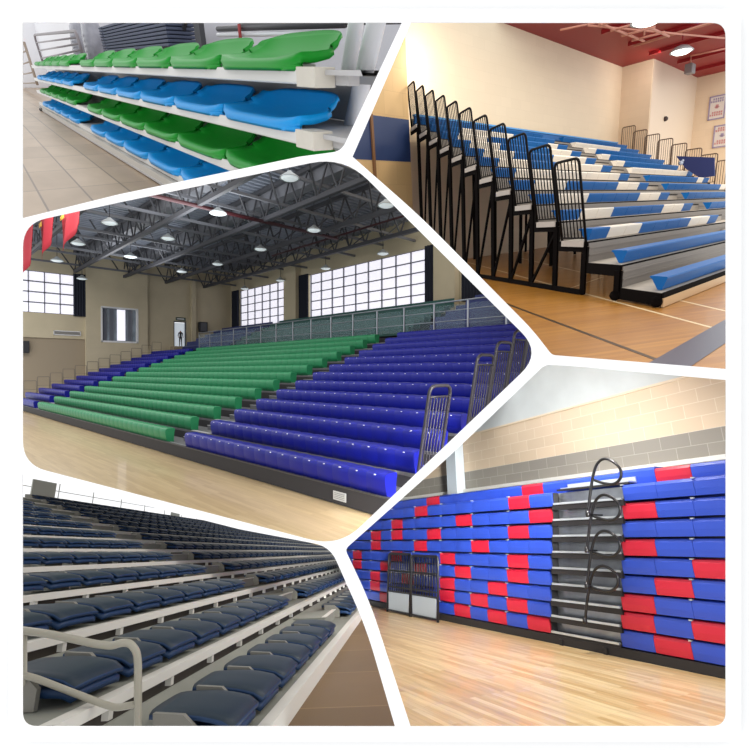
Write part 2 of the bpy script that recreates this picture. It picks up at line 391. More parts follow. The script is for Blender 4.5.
# ------------------------------------------------------------------ the gym with the opened blue and white bleacher
def gym():
    R = R2
    D, H, Z0, S, A, XR = .839, .391, .2368, .4658, 8.42, 17.6
    fl = brickmat('orange_maple', (190, 130, 50), (172, 112, 38), (154, 97, 32), 2.2, .09, .001, rough=.35, rot=.5, grain=.22, coat=.1)
    struct(R, 'floor', MB(fl).quad((-14, -14, 0), (36, -14, 0), (36, 11.4, 0), (-14, 11.4, 0)))
    cream = brickmat('cream_blocks', (236, 216, 186), (233, 213, 183), (226, 205, 174), .8, .4, .004, rough=.55, axes='XZ')
    creamy = brickmat('cream_blocks_side', (234, 212, 182), (230, 208, 178), (224, 202, 172), .8, .4, .004, rough=.55, axes='YZ')
    struct(R, 'wall_back', MB(cream).box(-3, 25.05, 11.3, 11.6, 0, 9.63))
    struct(R, 'wall_left', MB(brickmat('tan_blocks_gym', (206, 170, 118), (200, 164, 112), (188, 152, 104), .9, .75, .006, rough=.6, axes='XZ')).box(-2, 5.68, 10.62, 11.3, 0, 3.78).box(-2, 5.68, 10.62, 11.3, 5.18, 9.63))
    struct(R, 'wall_left', MB(mat('navy_block', (30, 52, 96), rough=.5)).box(-2, 5.68, 10.62, 11.3, 3.78, 5.18))
    struct(R, 'trim_4', MB(mat('brown_trim', (120, 80, 44), rough=.6)).box(3.78, 3.88, 10.55, 10.62, 0, 5.2))
    struct(R, 'wall_bulkhead', MB(creamy, mat('pale_plaster', (226, 206, 182), rough=.4)).box(24.7, 24.8, 9.62, 11.4, 0, 9.63).box(24.8, 32.3, 9.6, 9.9, 0, 9.63, 1))
    struct(R, 'wall_right', MB(creamy).box(32.2, 32.5, -4, 9.7, 0, 9.63))
    redc = mat('red_ceiling', (140, 2, 8), rough=.5); reds = mat('red_steel', (150, 22, 28), rough=.4)
    struct(R, 'ceiling', MB(redc).box(-3, 34, -6, 11.4, 9.63, 9.8))
    for i, x in enumerate([17.5, 20.5, 23.2, 26.6, 29.6]):
        single(R, 'ceiling_joist', MB(reds).box(-.05, .05, -5, 9.3 if x < 24.7 else 9.0, -.16, 0), 'red steel joist under the red gym ceiling, %s from the left' % NTH[i], 'beam', (x, 0, 9.63), 'red joists')
    pipe = mat('pinkish_conduit', (205, 140, 120), rough=.4, metal=.3)
    p = R.at(617, 32, 'z', 8.9)
    t = thing(R, 'hoist_rack', 'light metal pipe rack under the red ceiling left of the brightest lamp', 'rack', tuple(p))
    t.part('rail', MB(pipe).tube([(-2.2, 0, 0), (2.4, -.2, 0)], .05)); t.part('rail', MB(pipe).tube([(-1.9, -.9, 0), (2.8, -1.1, 0)], .05)); t.part('rail', MB(pipe).tube([(-1.6, .5, .1), (6, -2.4, .1)], .04))
    for i in range(4): t.part('cross_bar', MB(pipe).tube([(-1.5+i*1.1, .1, 0), (-1.3+i*1.1, -1.2, 0)], .05))
    for x in (-1.2, 1.6): t.part('hanger', MB(pipe).tube([(x, -.5, 0), (x, -.5, .7)], .04))
    single(R, 'conduit', MB(pipe).tube([R.at(634, 46, 'z', 9.1), R.at(728, 18, 'z', 9.1)], .05), 'long thin pinkish conduit crossing the red ceiling to the right corner', 'pipe')
    single(R, 'conduit', MB(pipe).tube([R.at(690, 56, 'z', 9.1), R.at(728, 48, 'z', 9.1)], .04), 'short pinkish conduit right of the oval lamp', 'pipe')
    single(R, 'conduit', MB(pipe).tube([R.at(560, 30, 'z', 9.1), R.at(600, 22, 'z', 9.1)], .04), 'short pinkish conduit left of the pipe rack', 'pipe')
    glow = mat('lamp_white', (255, 250, 240), emit=4.0)
    for (px, py), lab, r in [((647, 22), 'bright round gym lamp at the top edge beside the pipe rack', .6), ((681.5, 52), 'bright oval gym lamp under the red ceiling near the right corner', .5)]:
        p = R.at(px, py, 'z', 8.75)
        t = thing(R, 'gym_lamp', lab[0].upper()+lab[1:], 'lamp', tuple(p), 'gym lamps')
        t.part('reflector', MB(mat('lamp_shade', (190, 196, 198))).lathe([(.1, .3), (.3, .22), (r, .05), (r+.02, 0), (r-.04, .02)], n=24)); t.part('lens', MB(glow).lathe([(r-.05, .03), (r*.6, -.08), (.02, -.1)], n=24)); t.part('stem', MB(reds).tube([(0, 0, .5), (0, 0, .9)], .04))
    p = R.at(690, 69, 'z', 9.0)
    t = thing(R, 'wall_floodlight', 'small grey box light below the oval lamp at the right corner', 'lamp', tuple(p)); t.part('housing', MB(mat('grey_fitting', (130, 124, 124))).box(-.3, .3, -.2, .2, -.25, .25).mesh('housing', .04)); t.part('bracket', MB(pipe).tube([(0, 0, .2), (0, 0, .65)], .04))
    p = R.at(664.6, 119, 'y', 9.6); single(R, 'wall_fixture', MB(mat('fixture_dark', (60, 50, 48))).lathe([(.14, 0), (.14, -.1), (.06, -.18)], c=(0, 0, 0), n=12, axis='y'), 'tiny dark round fixture on the pale bulkhead wall', 'fixture', tuple(p))
    # banners
    paper = mat('banner_paper', (222, 214, 206), rough=.8); ink = mat('banner_ink', (158, 146, 172), rough=.8); inkr = mat('banner_red', (200, 140, 140), rough=.8)
    for (qa, qb, lab, mm) in [((710, 97), (724.5, 118), 'upper white wall banner with a purple border and small emblem', 0), ((714.5, 126), (730, 146), 'lower white wall banner with red lettering and dark emblem', 1)]:
        a = R.at(qa[0], qa[1], 'x', 32.18); b = R.at(qb[0], qb[1], 'x', 32.18)
        y0, y1 = sorted((a.y, b.y)); z0, z1 = sorted((a.z, b.z)); h = z1-z0; w = y1-y0
        m = MB(paper, ink, inkr).box(-.04, 0, 0, w, 0, h)
        for q in ((0, w, 0, .08), (0, w, h-.08, h), (0, .08, 0, h), (w-.08, w, 0, h)): m.box(-.05, -.04, *q, 1)
        for i, fz in enumerate([.86, .76, .3, .2]): 
            for c in range(5+i % 2): m.box(-.055, -.04, w*(.16+c*.13), w*(.24+c*.13), h*fz-.06, h*fz+.05, 1 if mm == 0 and i < 2 else 2)
        m.box(-.055, -.04, w*.42, w*.58, h*.46, h*.62, 1 if mm else 2).box(-.055, -.04, w*.36, w*.64, h*.5, h*.54, 1 if mm else 2)
        single(R, 'wall_banner', m, lab, 'banner', (32.18, y0, z0), 'banners on the right gym wall')
    # floor markings
    def line(name, pa, pb, w, m, ext=0):
        a, b = R.at(*pa, 'z', 0), R.at(*pb, 'z', 0); d = (b-a).normalized(); a -= d*ext; b += d*ext; n = Vector((-d.y, d.x, 0))*w/2
        up = Vector((0, 0, .003)); bo = Vector((0, 0, .0005))
        struct(R, name, MB(m).add([a-n+bo, b-n+bo, b+n+bo, a+n+bo, a-n+up, b-n+up, b+n+up, a+n+up], [(0, 1, 2, 3), (4, 5, 6, 7), (0, 1, 5, 4), (1, 2, 6, 5), (2, 3, 7, 6), (3, 0, 4, 7)]))
    wl = mat('line_white', (236, 212, 170), rough=.3); dl = mat('line_dark', (66, 46, 22), rough=.3); rl = mat('line_red', (160, 60, 30), rough=.3); bl = mat('line_slate', (76, 76, 92), rough=.3)
    line('trim_5', (469.6, 262.8), (709, 326.9), .05, wl, 1.5); line('trim_6', (509, 304.8), (654, 358.8), .06, dl, 1.5)
    line('trim_7', (485, 278.5), (545, 266), .05, rl, .4); line('trim_8', (520, 258), (580, 272), .04, wl, .3); line('trim_9', (565, 290), (600, 278), .04, wl, .2); line('trim_11', (682, 301), (725, 311), .05, wl, .5)
    a, b = R.at(656.4, 358.8, 'z', 0), R.at(726, 319.2, 'z', 0); a2, b2 = R.at(700, 368, 'z', 0), R.at(726, 343, 'z', 0)
    d = (b-a).normalized(); a -= d*3; b += d*3; n = Vector((d.y, -d.x, 0)); w = abs(n.dot(b2-a)); n = n*w*(1 if n.y < 0 else -1)
    struct(R, 'trim_10', MB(bl).add([a+Vector((0, 0, .004)), b+Vector((0, 0, .004)), b+n+Vector((0, 0, .004)), a+n+Vector((0, 0, .004))], [(0, 1, 2, 3)]))
    # tiers
    deck = mat('grey_deck', (168, 158, 146), rough=.5, metal=0, vary=.1, vscale=4); ris = mat('ribbed_riser', (128, 120, 112), rough=.5); blk = mat('frame_black', (13, 9, 8), rough=.85, spec=.08)
    wood = mat('tan_fascia', (206, 172, 128), rough=.5); plate = mat('pale_end_plate', (178, 168, 158), rough=.4)
    blue = mat('azure_bench', (0, 92, 162), rough=.45, spec=.25); white = mat('white_bench', (236, 226, 212), rough=.4)
    prof = [(.06, .01), (-.015, .20), (-.01, .225), (.24, .235), (.26, .215), (.22, .19), (.12, .01)]
    mw = .815
    bm_ = {c: MB(m).prism(prof, 0, mw-.012).mesh('seat_module') for c, m in (('B', blue), ('W', white))}
    pat = {0: 'BBBBBBBBBB', 1: 'BBBBBBBBBB', 2: 'BWWBBBBWWB', 3: 'BWWBBBBWWB', 4: 'BWWBBBBWWB', 5: 'BWWBBBBWWB', 6: 'BWWWWWWWWB', 7: 'BWWBBWWWWB', 8: 'BWWBBBWWWB', 9: 'BWWBBBBWWB', 10: 'BWWBBBBBWB', 11: 'BBWWWWBBBB', 12: 'BBBBBBBBBB'}
    patR = {4: 'BBBBBBBBB', 5: 'BBBBBBBBW', 6: 'BBBBBBBWB', 7: 'WWWWWWWWB', 8: 'WBBBBBBBB', 9: 'WBBBBBBBB', 10: 'WBBBBBBBB', 11: 'WWWWWWBBB', 12: 'BBBBBBBBB'}
    whl = MB(blk).lathe([(.02, -.03), (.09, -.03), (.09, .03), (.02, .03)], n=14, axis='x').mesh('wheel')
    for k in range(13):
        z = Z0+k*H; x1 = XR
        t = thing(R, 'bleacher_tier', '%s step platform of the opened gym bleacher, on black posts' % row_word(k, 12).capitalize(), 'bleacher step', (S*k, k*D, 0), 'gym bleacher platforms')
        t.part('deck', MB(deck).prismz([(0, 0), (x1, 0), (x1, D-.045), (S*.95, D-.045)], z-.03, z))
        t.part('riser', MB(ris).box(S, x1, D-.04, D-.025, z-.03, z+H-.035))
        t.part('riser_rib', MB(ris).box(S, x1, D-.055, D-.04, z+.12, z+.15).box(S, x1, D-.055, D-.04, z+.25, z+.28)) if k < 6 else None
        t.part('nosing', MB(blk).box(-.03, x1, -.02, .04, z-.09, z-.005))
        t.part('side_beam', MB(blk).prismz([(-.05, 0), (0, 0), (S*.95, D-.05), (S*.95-.05, D-.05)], z-.20, z-.005))
        if k > 1: t.part('end_plate', MB(plate).prismz([(-.06, .04), (-.10, .04), (S*.8-.10, D*.8), (S*.8-.06, D*.8)], z-.1, z+.01) if k > 2 else MB(plate).prismz([(-.06, .04), (-.10, .04), (S*.8-.10, D*.8), (S*.8-.06, D*.8)], z-.1, z+.01), label='pale tread end')
        zb = .12 if k < 2 else .02
        t.part('post', MB(blk).box(-.05, .03, 0, .09, zb, z-.1))
        if k < 12: t.part('end_stile', MB(blk).box(S-.05, S+.02, D-.04, D-.025, z-.2, z+H-.1))
        if 2 < k < 12: t.part('brace', MB(blk).beam((-.01, .05, z-.2), (S-.02, D+.02, .08), .05)); (t.part('foot_rail', MB(blk).beam((-.02, .05, .05), (-S, -D+.05, .05), .07, .1)) if k > 2 else None)
        t.part('wheel', whl, (-.02, .06, .095)) if k < 2 else None
        if k == 0: t.part('fascia', MB(wood).box(0.0, x1, -.04, -.01, .01, .15), label='tan wooden fascia'); t.part('black_strip', MB(blk).box(0, x1, -.03, 0, .15, .235))
        for bx in range(4): 
            if k % 2 == 0: t.part('inner_post', MB(blk).box(3.5+bx*4, 3.58+bx*4, .3, .38, .02, z-.03))
        for side in (0, 1):
            pt = (pat if side == 0 else patR).get(k, 'B'*9); xs = .2 if side == 0 else A+1.8
            t = thing(R, 'bench_row', '%s blue%s bench of the opened gym bleacher, %s the aisle' % (row_word(k, 12).capitalize(), ' and white' if 'W' in pt else '', 'left of' if side == 0 else 'right of'), 'bench', (S*k+xs, k*D+.03, z), 'gym benches')
            if k < 2 and side == 0:
                # the two front benches run on across the aisle as one long blue board
                t.part('seat_board', MB(blue).prism(prof, 0.05, A+.95)); continue
            for i, c in enumerate(pt): t.part('seat_module', bm_[c], (i*mw, 0, 0), label='white block' if c == 'W' else None)
    z = Z0+12*H
    t = thing(R, 'back_panel', 'long blue back board behind the topmost bench against the cream wall', 'panel', (S*12, 12.45*D, z)); t.part('board', MB(blue).box(.3, XR-.3, .1, .16, 0, .40)); t.part('cap', MB(mat('azure_cap', (64, 150, 214), rough=.4)).box(.3, XR-.3, .06, .18, .38, .44))
    # aisle steps
    for k in range(2, 13):
        t = thing(R, 'aisle_step', '%s grey intermediate step in the gym bleacher aisle' % (NTH[k-2].capitalize()), 'step', (S*k+A+.05, k*D-.345, Z0+(k-1)*H), 'gym aisle steps')
        t.part('box', MB(deck, blk).box(0, 1.6, 0, .28, 0, .19).box(0, 1.6, -.01, .02, .17, .2, 1))
    # guard rails
    rm = mat('rail_black', (14, 10, 9), rough=.6, spec=.15); rb = mat('rail_brown', (96, 74, 58), rough=.5)
    def rail(mm, h, w, L=0, o=.03):
        P = lambda y, z: ((y*S/D if L else 0)-L*z/h, y, z)
        return (MB(mm).tube(roundpath([P(o, -.1), P(o, h), P(w, h), P(w, -.05)], .12), .026).mesh('frame'), MB(mm).tube([P(o, .06), P(w, .06)], .016).mesh('bottom_bar'), MB(mm).tube([P(0, .06), P(0, h)], .013, 6).mesh('baluster'))
    fr2, bb2, bl2 = rail(rb, 1.35, .76)
    for k in range(2, 13):
        fr, bb, bl_ = rail(rm, 1.46-.012*(k-2), .70, .42-.03*(k-2))
        t = thing(R, 'guard_rail', '%s black barred rail up the left end of the gym bleacher' % (NTH[k-2].capitalize()+' from the floor:'), 'guard rail', (S*k-.02, k*D, Z0+k*H), 'left end rails of the gym bleacher')
        t.part('frame', fr); t.part('bottom_bar', bb)
        for i in range(6): t.part('baluster', bl_, ((.13+i*.096)*S/D, .13+i*.096, 0))
    for k in range(4, 13):
        t = thing(R, 'guard_rail', '%s brown barred rail at the far right end of the gym bleacher' % (NTH[12-k].capitalize()+' from the top:'), 'guard rail', (S*k+XR+.9, k*D, Z0+k*H), 'right end rails of the gym bleacher')
        t.part('frame', fr2); t.part('bottom_bar', bb2)
        for i in range(6): t.part('baluster', bl2, (0, .135+i*.105, 0))
    pts = [R.at(x, y, 'x', 19.9) for x, y in [(676, 156), (714, 157.5), (714.5, 176), (700, 178), (686, 169)]]
    n = len(pts); m = MB(mat('navy_pad', (20, 34, 92), rough=.5), mat('pad_logo', (190, 200, 220)))
    m.add(pts+[p+Vector((.12, 0, 0)) for p in pts], [tuple(range(n)), tuple(range(n, 2*n))[::-1]]+[(i, (i+1) % n, n+(i+1) % n, n+i) for i in range(n)])
    c = R.at(681, 163, 'x', 19.86); m.lathe([(.02, 0), (.11, 0), (.02, -.01)], c=tuple(c), n=10, axis='x', m=1); c = R.at(683, 160.5, 'x', 19.86); m.lathe([(.02, 0), (.06, 0), (.02, -.01)], c=tuple(c), n=10, axis='x', m=1)
    single(R, 'end_curtain', m, 'navy padded screen with a pale emblem at the right end of the benches', 'curtain')
    # light
    for (x, y, z, e, s) in [(8, 4, 9.3, 560, 2.5), (29, 2, 9.2, 420, 2), (16, -1, 9.3, 560, 2.5), (23, -2, 9.3, 480, 2.5), (6, -4, 9.2, 160, 3)]:
        light_(R, (x, y, z), (0, 0, -1), e, s, (1, .88, .70))
    p = R.at(446, 45, 'y', 9.6); light_(R, tuple(p), (.1, 1, -.35), 60, .6, (1, .9, .75))
    p = R.at(664, 60, 'y', 8.6); light_(R, tuple(p), (0, 1, -.3), 30, .8, (1, .94, .88))
gym()
# ------------------------------------------------------------------ the large hall with green and blue benches
def person_mesh(h, shirt, trousers, skin):
    pts = [(0, 0, .52), (0, 0, .66), (0, 0, .8), (0, 0, .85), (0, 0, .93), (.055, 0, .5), (.06, .01, .27), (.065, 0, .03), (.065, -.05, .01), (-.055, 0, .5), (-.06, -.01, .27), (-.065, 0, .03), (-.065, -.05, .01),
           (.11, 0, .79), (.14, .01, .63), (.13, -.06, .5), (-.11, 0, .79), (-.14, .01, .63), (-.13, -.06, .5)]
    ed = [(0, 1), (1, 2), (2, 3), (3, 4), (0, 5), (5, 6), (6, 7), (7, 8), (0, 9), (9, 10), (10, 11), (11, 12), (2, 13), (13, 14), (14, 15), (2, 16), (16, 17), (17, 18)]
    rad = [.075, .07, .08, .035, .06, .055, .04, .03, .025, .055, .04, .03, .025, .04, .03, .022, .04, .03, .022]
    me = bpy.data.meshes.new('person'); me.from_pydata([tuple(c*h for c in p) for p in pts], ed, [])
    o = bpy.data.objects.new('tmp', me); COL.objects.link(o)
    o.modifiers.new('s', 'SKIN'); sv = me.skin_vertices[0].data
    for i, r in enumerate(rad): sv[i].radius = (r*h, r*h*.8)
    sv[0].use_root = True
    o.modifiers.new('u', 'SUBSURF').levels = 1
    m2 = bpy.data.meshes.new_from_object(o.evaluated_get(bpy.context.evaluated_depsgraph_get()))
    bpy.data.objects.remove(o)
    for m in (shirt, trousers, skin): m2.materials.append(m)
    for p in m2.polygons:
        z = p.center.z/h; p.use_smooth = True
        p.material_index = 2 if z > .83 or (abs(p.center.x) > .12*h and z < .6) else (0 if z > .52 else 1)
    return m2

def hall():
    R = R3
    D, H, S = .8415, .2947, -.0763
    XL = -31.0
    zd = lambda k: .36+H*k
    cream = mat('cream_plaster', (196, 184, 156), rough=.9, vary=.05, vscale=.8)
    cream2 = mat('brown_plaster', (160, 146, 124), rough=.9)
    floor = brickmat('hall_maple', (212, 190, 150), (196, 172, 132), (188, 164, 126), 1.8, .09, .0015, rough=.28, grain=.18, coat=.2)
    mb = MB(floor).quad((-45, -14, 0), (20, -14, 0), (20, 1.2, 0), (-45, 1.2, 0)); struct(R, 'floor', mb)
    # walls
    struct(R, 'wall_back', MB(cream).box(-31.6, 12, 18, 18.3, 0, 6.75).box(-31.6, 12, 18, 18.3, 10.33, 13.2).box(-31.6, -29.3, 18, 18.3, 6.75, 10.33)
           .box(-21.0, -18.4, 18, 18.3, 6.75, 10.33).box(-5.0, -3.2, 18, 18.3, 6.75, 10.33).box(-1.5, 12, 18, 18.3, 6.75, 10.33).box(-21.0, -19.3, 17.5, 18, 6.0, 11.5).box(-4.9, -3.3, 17.5, 18, 6.0, 11.5))
    W = MB(cream, cream2)
    W.box(-31.4, XL, 9.6, 12.3, 0, 13.2).box(-31.4, XL, 13.5, 18.4, 0, 13.2).box(-31.4, XL, 12.3, 13.5, 7.2, 13.2).box(-31.4, XL, 12.3, 13.5, 0, 4.85)
    W.box(-31.4, XL+.0, 5.2, 9.6, 0, 13.2).box(XL, XL+.35, 5.1, 6.2, 0, 13).box(XL, XL+.35, 9.1, 9.9, 0, 13).box(XL, XL+.35, 6.2, 9.1, 7.95, 13).box(XL, XL+.35, 6.2, 9.1, 0, 5.0)
    W.box(XL-.4, XL, -12, 5.2, 5.2, 7.1).box(XL-.4, XL, -12, 5.2, 10.3, 13.2).box(XL-.4, XL, 5.0, 5.2, 7.1, 10.3)
    W.box(XL-.4, XL-.15, -12, 5.2, 0, 5.2, 1)
    W.box(XL, XL+.3, 13.9, 14.3, 0, 13.2)
    struct(R, 'wall_left', W)
    glow = mat('daylit_glazing', (236, 234, 244), emit=.85, rough=.3)
    bar = mat('grey_mullion', (140, 142, 152), rough=.5)
    def window(n, x0, x1, nx, nz=5, z0=6.75, z1=10.33, y=18.05):
        t = Node(R, 'window_%d' % n, None, Matrix.Translation((x0, y, z0)), kind='structure')
        t.part('pane', MB(glow).box(0, x1-x0, .12, .14, 0, z1-z0))
        f = MB(bar); w = x1-x0; h = z1-z0
        for i in range(nx+1): f.box(w*i/nx-.035, w*i/nx+.035, 0, .1, 0, h)
        for j in range(nz+1): f.box(0, w, 0, .1, h*j/nz-.035, h*j/nz+.035)
        t.part('window_frame', f)
    window(1, -29.2, -21.5, 6); window(2, -18.0, -5.9, 9); window(3, -1.4, 4, 4)
    # left gallery window, in the plane of the left wall
    t = Node(R, 'window_4', None, Matrix.Translation((XL-.1, -6, 7.1)), kind='structure')
    t.part('pane', MB(glow).box(-.15, -.13, 0, 10.9, 0, 3.2))
    f = MB(bar)
    for i in range(11): f.box(-.1, 0, i*1.045-.035, i*1.045+.035, 0, 3.2)
    for j in range(5): f.box(-.1, 0, 0, 10.9, j*.8-.05, j*.8+.05)
    t.part('window_frame', f)
    t = Node(R, 'window_5', None, Matrix.Translation((XL+.02, 6.2, 5.0)), kind='structure')
    grey = mat('room_glimpse', (120, 130, 140), rough=.4); wht = mat('white_frame', (225, 225, 225), rough=.5)
    t.part('pane', MB(mat('interior_glass', (128, 140, 152), rough=.15, vary=.25, vscale=1.2)).box(0, .03, 0, 2.9, 0, 2.95))
    t.part('window_frame', MB(wht).box(.05, .36, 0, 2.9, 0, .14).box(.05, .36, 0, 2.9, 2.85, 2.97).box(.05, .36, -.02, .1, 0, 2.9).box(.05, .36, 2.8, 2.92, 0, 2.9))
    t.part('daylight_slot', MB(glow).box(.04, .06, 1.3, 1.95, .2, 2.8))
    for j, (y0, y1) in enumerate([(.15, .5), (.7, 1.05), (2.1, 2.5)]):
        c = MB(mat('grey_curtain', (120, 124, 134), rough=.9))
        n = 8; c.prismz([(.06+.05*(i % 2), y0+(y1-y0)*i/n) for i in range(n+1)]+[(.05, y1), (.05, y0)], .2, 2.8)
        single(R, 'curtain', c, '%s grey curtain in the white-framed inner window of the left wall' % ['Left', 'Middle', 'Right'][j], 'curtain', (XL+.02, 6.2, 5.0), 'curtains in the white-framed window')
    # dark drapes beside the windows
    dk = mat('navy_drape', (28, 32, 46), rough=.9)
    for x0, x1, lab in [(-30.4, -29.3, 'dark drape at the left edge of the farthest back-wall window'), (-21.4, -20.6, 'dark drape at the right edge of the farthest back-wall window'),
                        (-19.4, -18.1, 'dark drape at the left edge of the wide middle back-wall window'), (-5.8, -4.2, 'dark drape at the right edge of the wide middle back-wall window'), (-3.0, -1.5, 'dark drape just right of the cream pillar nearest the divider')]:
        n = 14; m = MB(dk).prismz([((x1-x0)*i/n, .09*(i % 2)) for i in range(n+1)]+[(x1-x0, .16), (0, .16)], 0, 3.75)
        single(R, 'drape', m, lab, 'curtain', (x0, 17.75, 6.65), 'dark drapes along the back wall')
    n = 14; m = MB(dk).prismz([(.09*(i % 2), 1.3*i/n) for i in range(n+1)]+[(-.06, 1.3), (-.06, 0)], 0, 3.4)
    single(R, 'drape', m, 'dark drape at the right edge of the left gallery window', 'curtain', (XL+.2, 4.25, 7.0))
    # door opening with daylight, person
    t = Node(R, 'door_1', None, Matrix.Translation((XL-.25, 12.3, 4.85)), kind='structure')
    t.part('door_pane', MB(mat('door_daylight', (200, 208, 216), emit=.6)).box(0, .03, .1, 1.1, 0, 2.2))
    t.part('door_frame', MB(mat('door_grey', (90, 92, 96))).box(.03, .2, 0, .1, 0, 2.35).box(.03, .2, 1.1, 1.2, 0, 2.35).box(.03, .2, 0, 1.2, 2.25, 2.35))
    pm = person_mesh(1.55, mat('dark_shirt', (40, 42, 50)), mat('dark_trousers', (36, 36, 42)), mat('skin', (170, 130, 110)))
    single(R, 'person', pm, 'person in dark clothes standing in the bright doorway of the left wall', 'person', (XL+.45, 12.75, 4.86), rot=Matrix.Rotation(PI/2, 4, 'Z'))
    struct(R, 'floor_landing', MB(cream2).box(XL, XL+.9, 12.0, 12.68+.9, 4.2, 4.85))
    sgn = MB(mat('green_sign', (70, 90, 80)), wht); sgn.box(0, .05, 0, .9, 0, .3); sgn.box(.05, .06, .1, .75, .1, .2, 1)
    single(R, 'sign', sgn, 'small dark sign above the bright doorway', 'sign', (XL+.02, 12.5, 7.25))
    t = thing(R, 'wall_speaker', 'small dark rectangular loudspeaker on the wall right of the bright doorway', 'speaker', (XL+.02, 14.6, 6.3))
    t.part('cabinet', MB(mat('black_box', (35, 36, 40))).box(0, .35, 0, .8, 0, .95).mesh('cabinet', .03)); t.part('grille', MB(mat('grille_grey', (80, 82, 88))).box(.351, .37, .1, .7, .1, .85))
    t = thing(R, 'air_vent', 'long white slatted vent low on the gallery wall under the left window', 'vent', (XL+.02, 2.9, 5.45))
    t.part('frame', MB(wht).box(0, .06, 0, 1.9, 0, .06).box(0, .06, 0, 1.9, .3, .36).box(0, .06, 0, .05, 0, .36).box(0, .06, 1.85, 1.9, 0, .36))
    for i in range(3): t.part('slat', MB(bar).box(0, .05, .05, 1.85, .09+i*.075, .12+i*.075))
    single(R, 'wall_box', MB(mat('black_box', (35, 36, 40))).box(0, .4, 0, .6, 0, .9).mesh('wall_box', .03), 'black box speaker under the gallery at the far left edge', 'speaker', (XL-.13, .7, 4.0))
    # roof
    deckm = mat('roof_sheet', (128, 134, 146), rough=.5, metal=.2, vary=.45, vscale=.22)  # broad tone variation paints in the pale streaks of reflected skylight
    r = MB(deckm); n = 120; x0 = -34; st = 52/n
    prof = []
    for i in range(n): prof += [(x0+st*i, 12.3), (x0+st*(i+.35), 12.3), (x0+st*(i+.5), 12.5), (x0+st*(i+.85), 12.5)]
    k = len(prof)
    r.add([(x, -16, z) for x, z in prof]+[(x, 18.2, z) for x, z in prof], [(i, i+1, k+i+1, k+i) for i in range(k-1)])
    struct(R, 'ceiling', r)
    steel = mat('roof_steel', (62, 63, 68), rough=.6); steel2 = mat('roof_steel_pale', (104, 106, 112), rough=.6)
    strut = MB(steel).beam((0, 0, 0), (1.1, 1.5, 1.6), .07).beam((0, 0, 0), (1.1, -1.5, 1.6), .07).mesh('side_strut')
    for q, y in enumerate([-3.5, .6, 4.4, 8.0, 11.6, 15.2]):
        t = thing(R, 'roof_truss', 'dark steel lattice roof truss, %s from the back wall, running along the hall' % WORD[5-q].replace('lowest', 'first'), 'truss', (-31, y, 10.6), 'lattice roof trusses')
        m = MB(steel).beam((0, 0, 0), (50, 0, 0), .2, .22)
        t.part('bottom_chord', m); t.part('top_chord', MB(steel).beam((0, 0, 1.55), (50, 0, 1.55), .2, .2))
        if q in (2, 3): t.part('box_girder', MB(steel2).box(0, 50, .15, .75, .9, 1.5))
        m = MB(steel)
        for i in range(33): m.beam((i*1.5, 0, 0), (i*1.5+.75, 0, 1.5), .07).beam((i*1.5+.75, 0, 1.5), (i*1.5+1.5, 0, 0), .07)
        t.part('lattice', m)
        for i in range(17): t.part('side_strut', strut, (i*3, 0, 0))
    for q in range(15):
        x = -30+q*2.9
        m = MB(steel2).beam((0, -15, 0), (0, 18, 0), .12, .14)
        single(R, 'purlin', m, 'pale steel tie running across the trusses, %s from the left wall' % NTH[q], 'beam', (x, 0, 10.95+.25*(q % 2)), 'steel ties across the trusses')
    red = mat('red_pipe', (60, 12, 20), rough=.5)
    single(R, 'sprinkler_pipe', MB(red).tube([(0, .5, 0), (0, 13.0, 0)], .10), 'dark red pipe crossing under the roof trusses', 'pipe', (-8.6, 0, 10.5))
    single(R, 'sprinkler_pipe', MB(red).tube([(14, 0, 0), (44, 0, 0)], .06), 'thin dark red pipe running along the trusses high on the right', 'pipe', (-30, 13.2, 10.75))
    # high bay lamps
    lampd = mat('lamp_glow', (206, 216, 218), emit=.6)
    shade = MB(mat('lamp_shade', (120, 126, 130), rough=.4, metal=.4)).lathe([(.08, .3), (.12, .24), (.24, .16), (.38, .05), (.40, 0), (.36, .02)], n=20).mesh('reflector')
    lens = MB(lampd).lathe([(.36, .03), (.25, -.04), (.02, -.06)], n=20).mesh('lens')
    stem = MB(steel).tube([(0, 0, .3), (0, 0, 2.1)], .02).mesh('stem')
    for px, py, lab in [(289.6, 178.6, 'largest round roof lamp, near the top edge'), (218, 213.6, 'round roof lamp left of the largest lamp'), (314, 230.7, 'round roof lamp in the middle of the roof, right of the red pipe'), (260.5, 249.7, 'round roof lamp below the middle of the roof'),
                        (217.5, 264.5, 'round roof lamp between the back-wall corner and the roof middle'), (325.7, 268.8, 'round lamp hanging just above the left end of the wide window'), (280.5, 280.8, 'round lamp hanging just above the farthest window'), (244.7, 289, 'smallest round lamp, in front of the far left corner of the back wall'),
                        (109.5, 223.5, 'round lamp left of centre near the red flags'), (78, 244, 'round lamp right below the red flags'), (168, 239, 'round lamp above the white-framed inner window'), (130.5, 257, 'round lamp nearest the top of the left pilaster'), (57, 261, 'round lamp in front of the left gallery window'),
                        (383, 254, 'round lamp hanging in front of the wide window'), (386, 206, 'round lamp at the right, next to the divider'), (182, 272, 'small round lamp over the bright doorway'), (82, 279, 'small round lamp at the right end of the left gallery window')]:
        p = R.at(px, py, 'z', 10.2)
        if p.y > 17.3: p = R.at(px, py, 'y', 17.2)
        if p.x < -30.3: p = R.at(px, py, 'x', -30.2)
        t = thing(R, 'high_bay_lamp', lab[0].upper()+lab[1:], 'lamp', tuple(p), 'round high bay lamps')
        t.part('reflector', shade); t.part('lens', lens); t.part('stem', stem)
    # flags
    redf = mat('red_flag', (176, 30, 48), rough=.8); yel = mat('flag_yellow', (225, 190, 60))
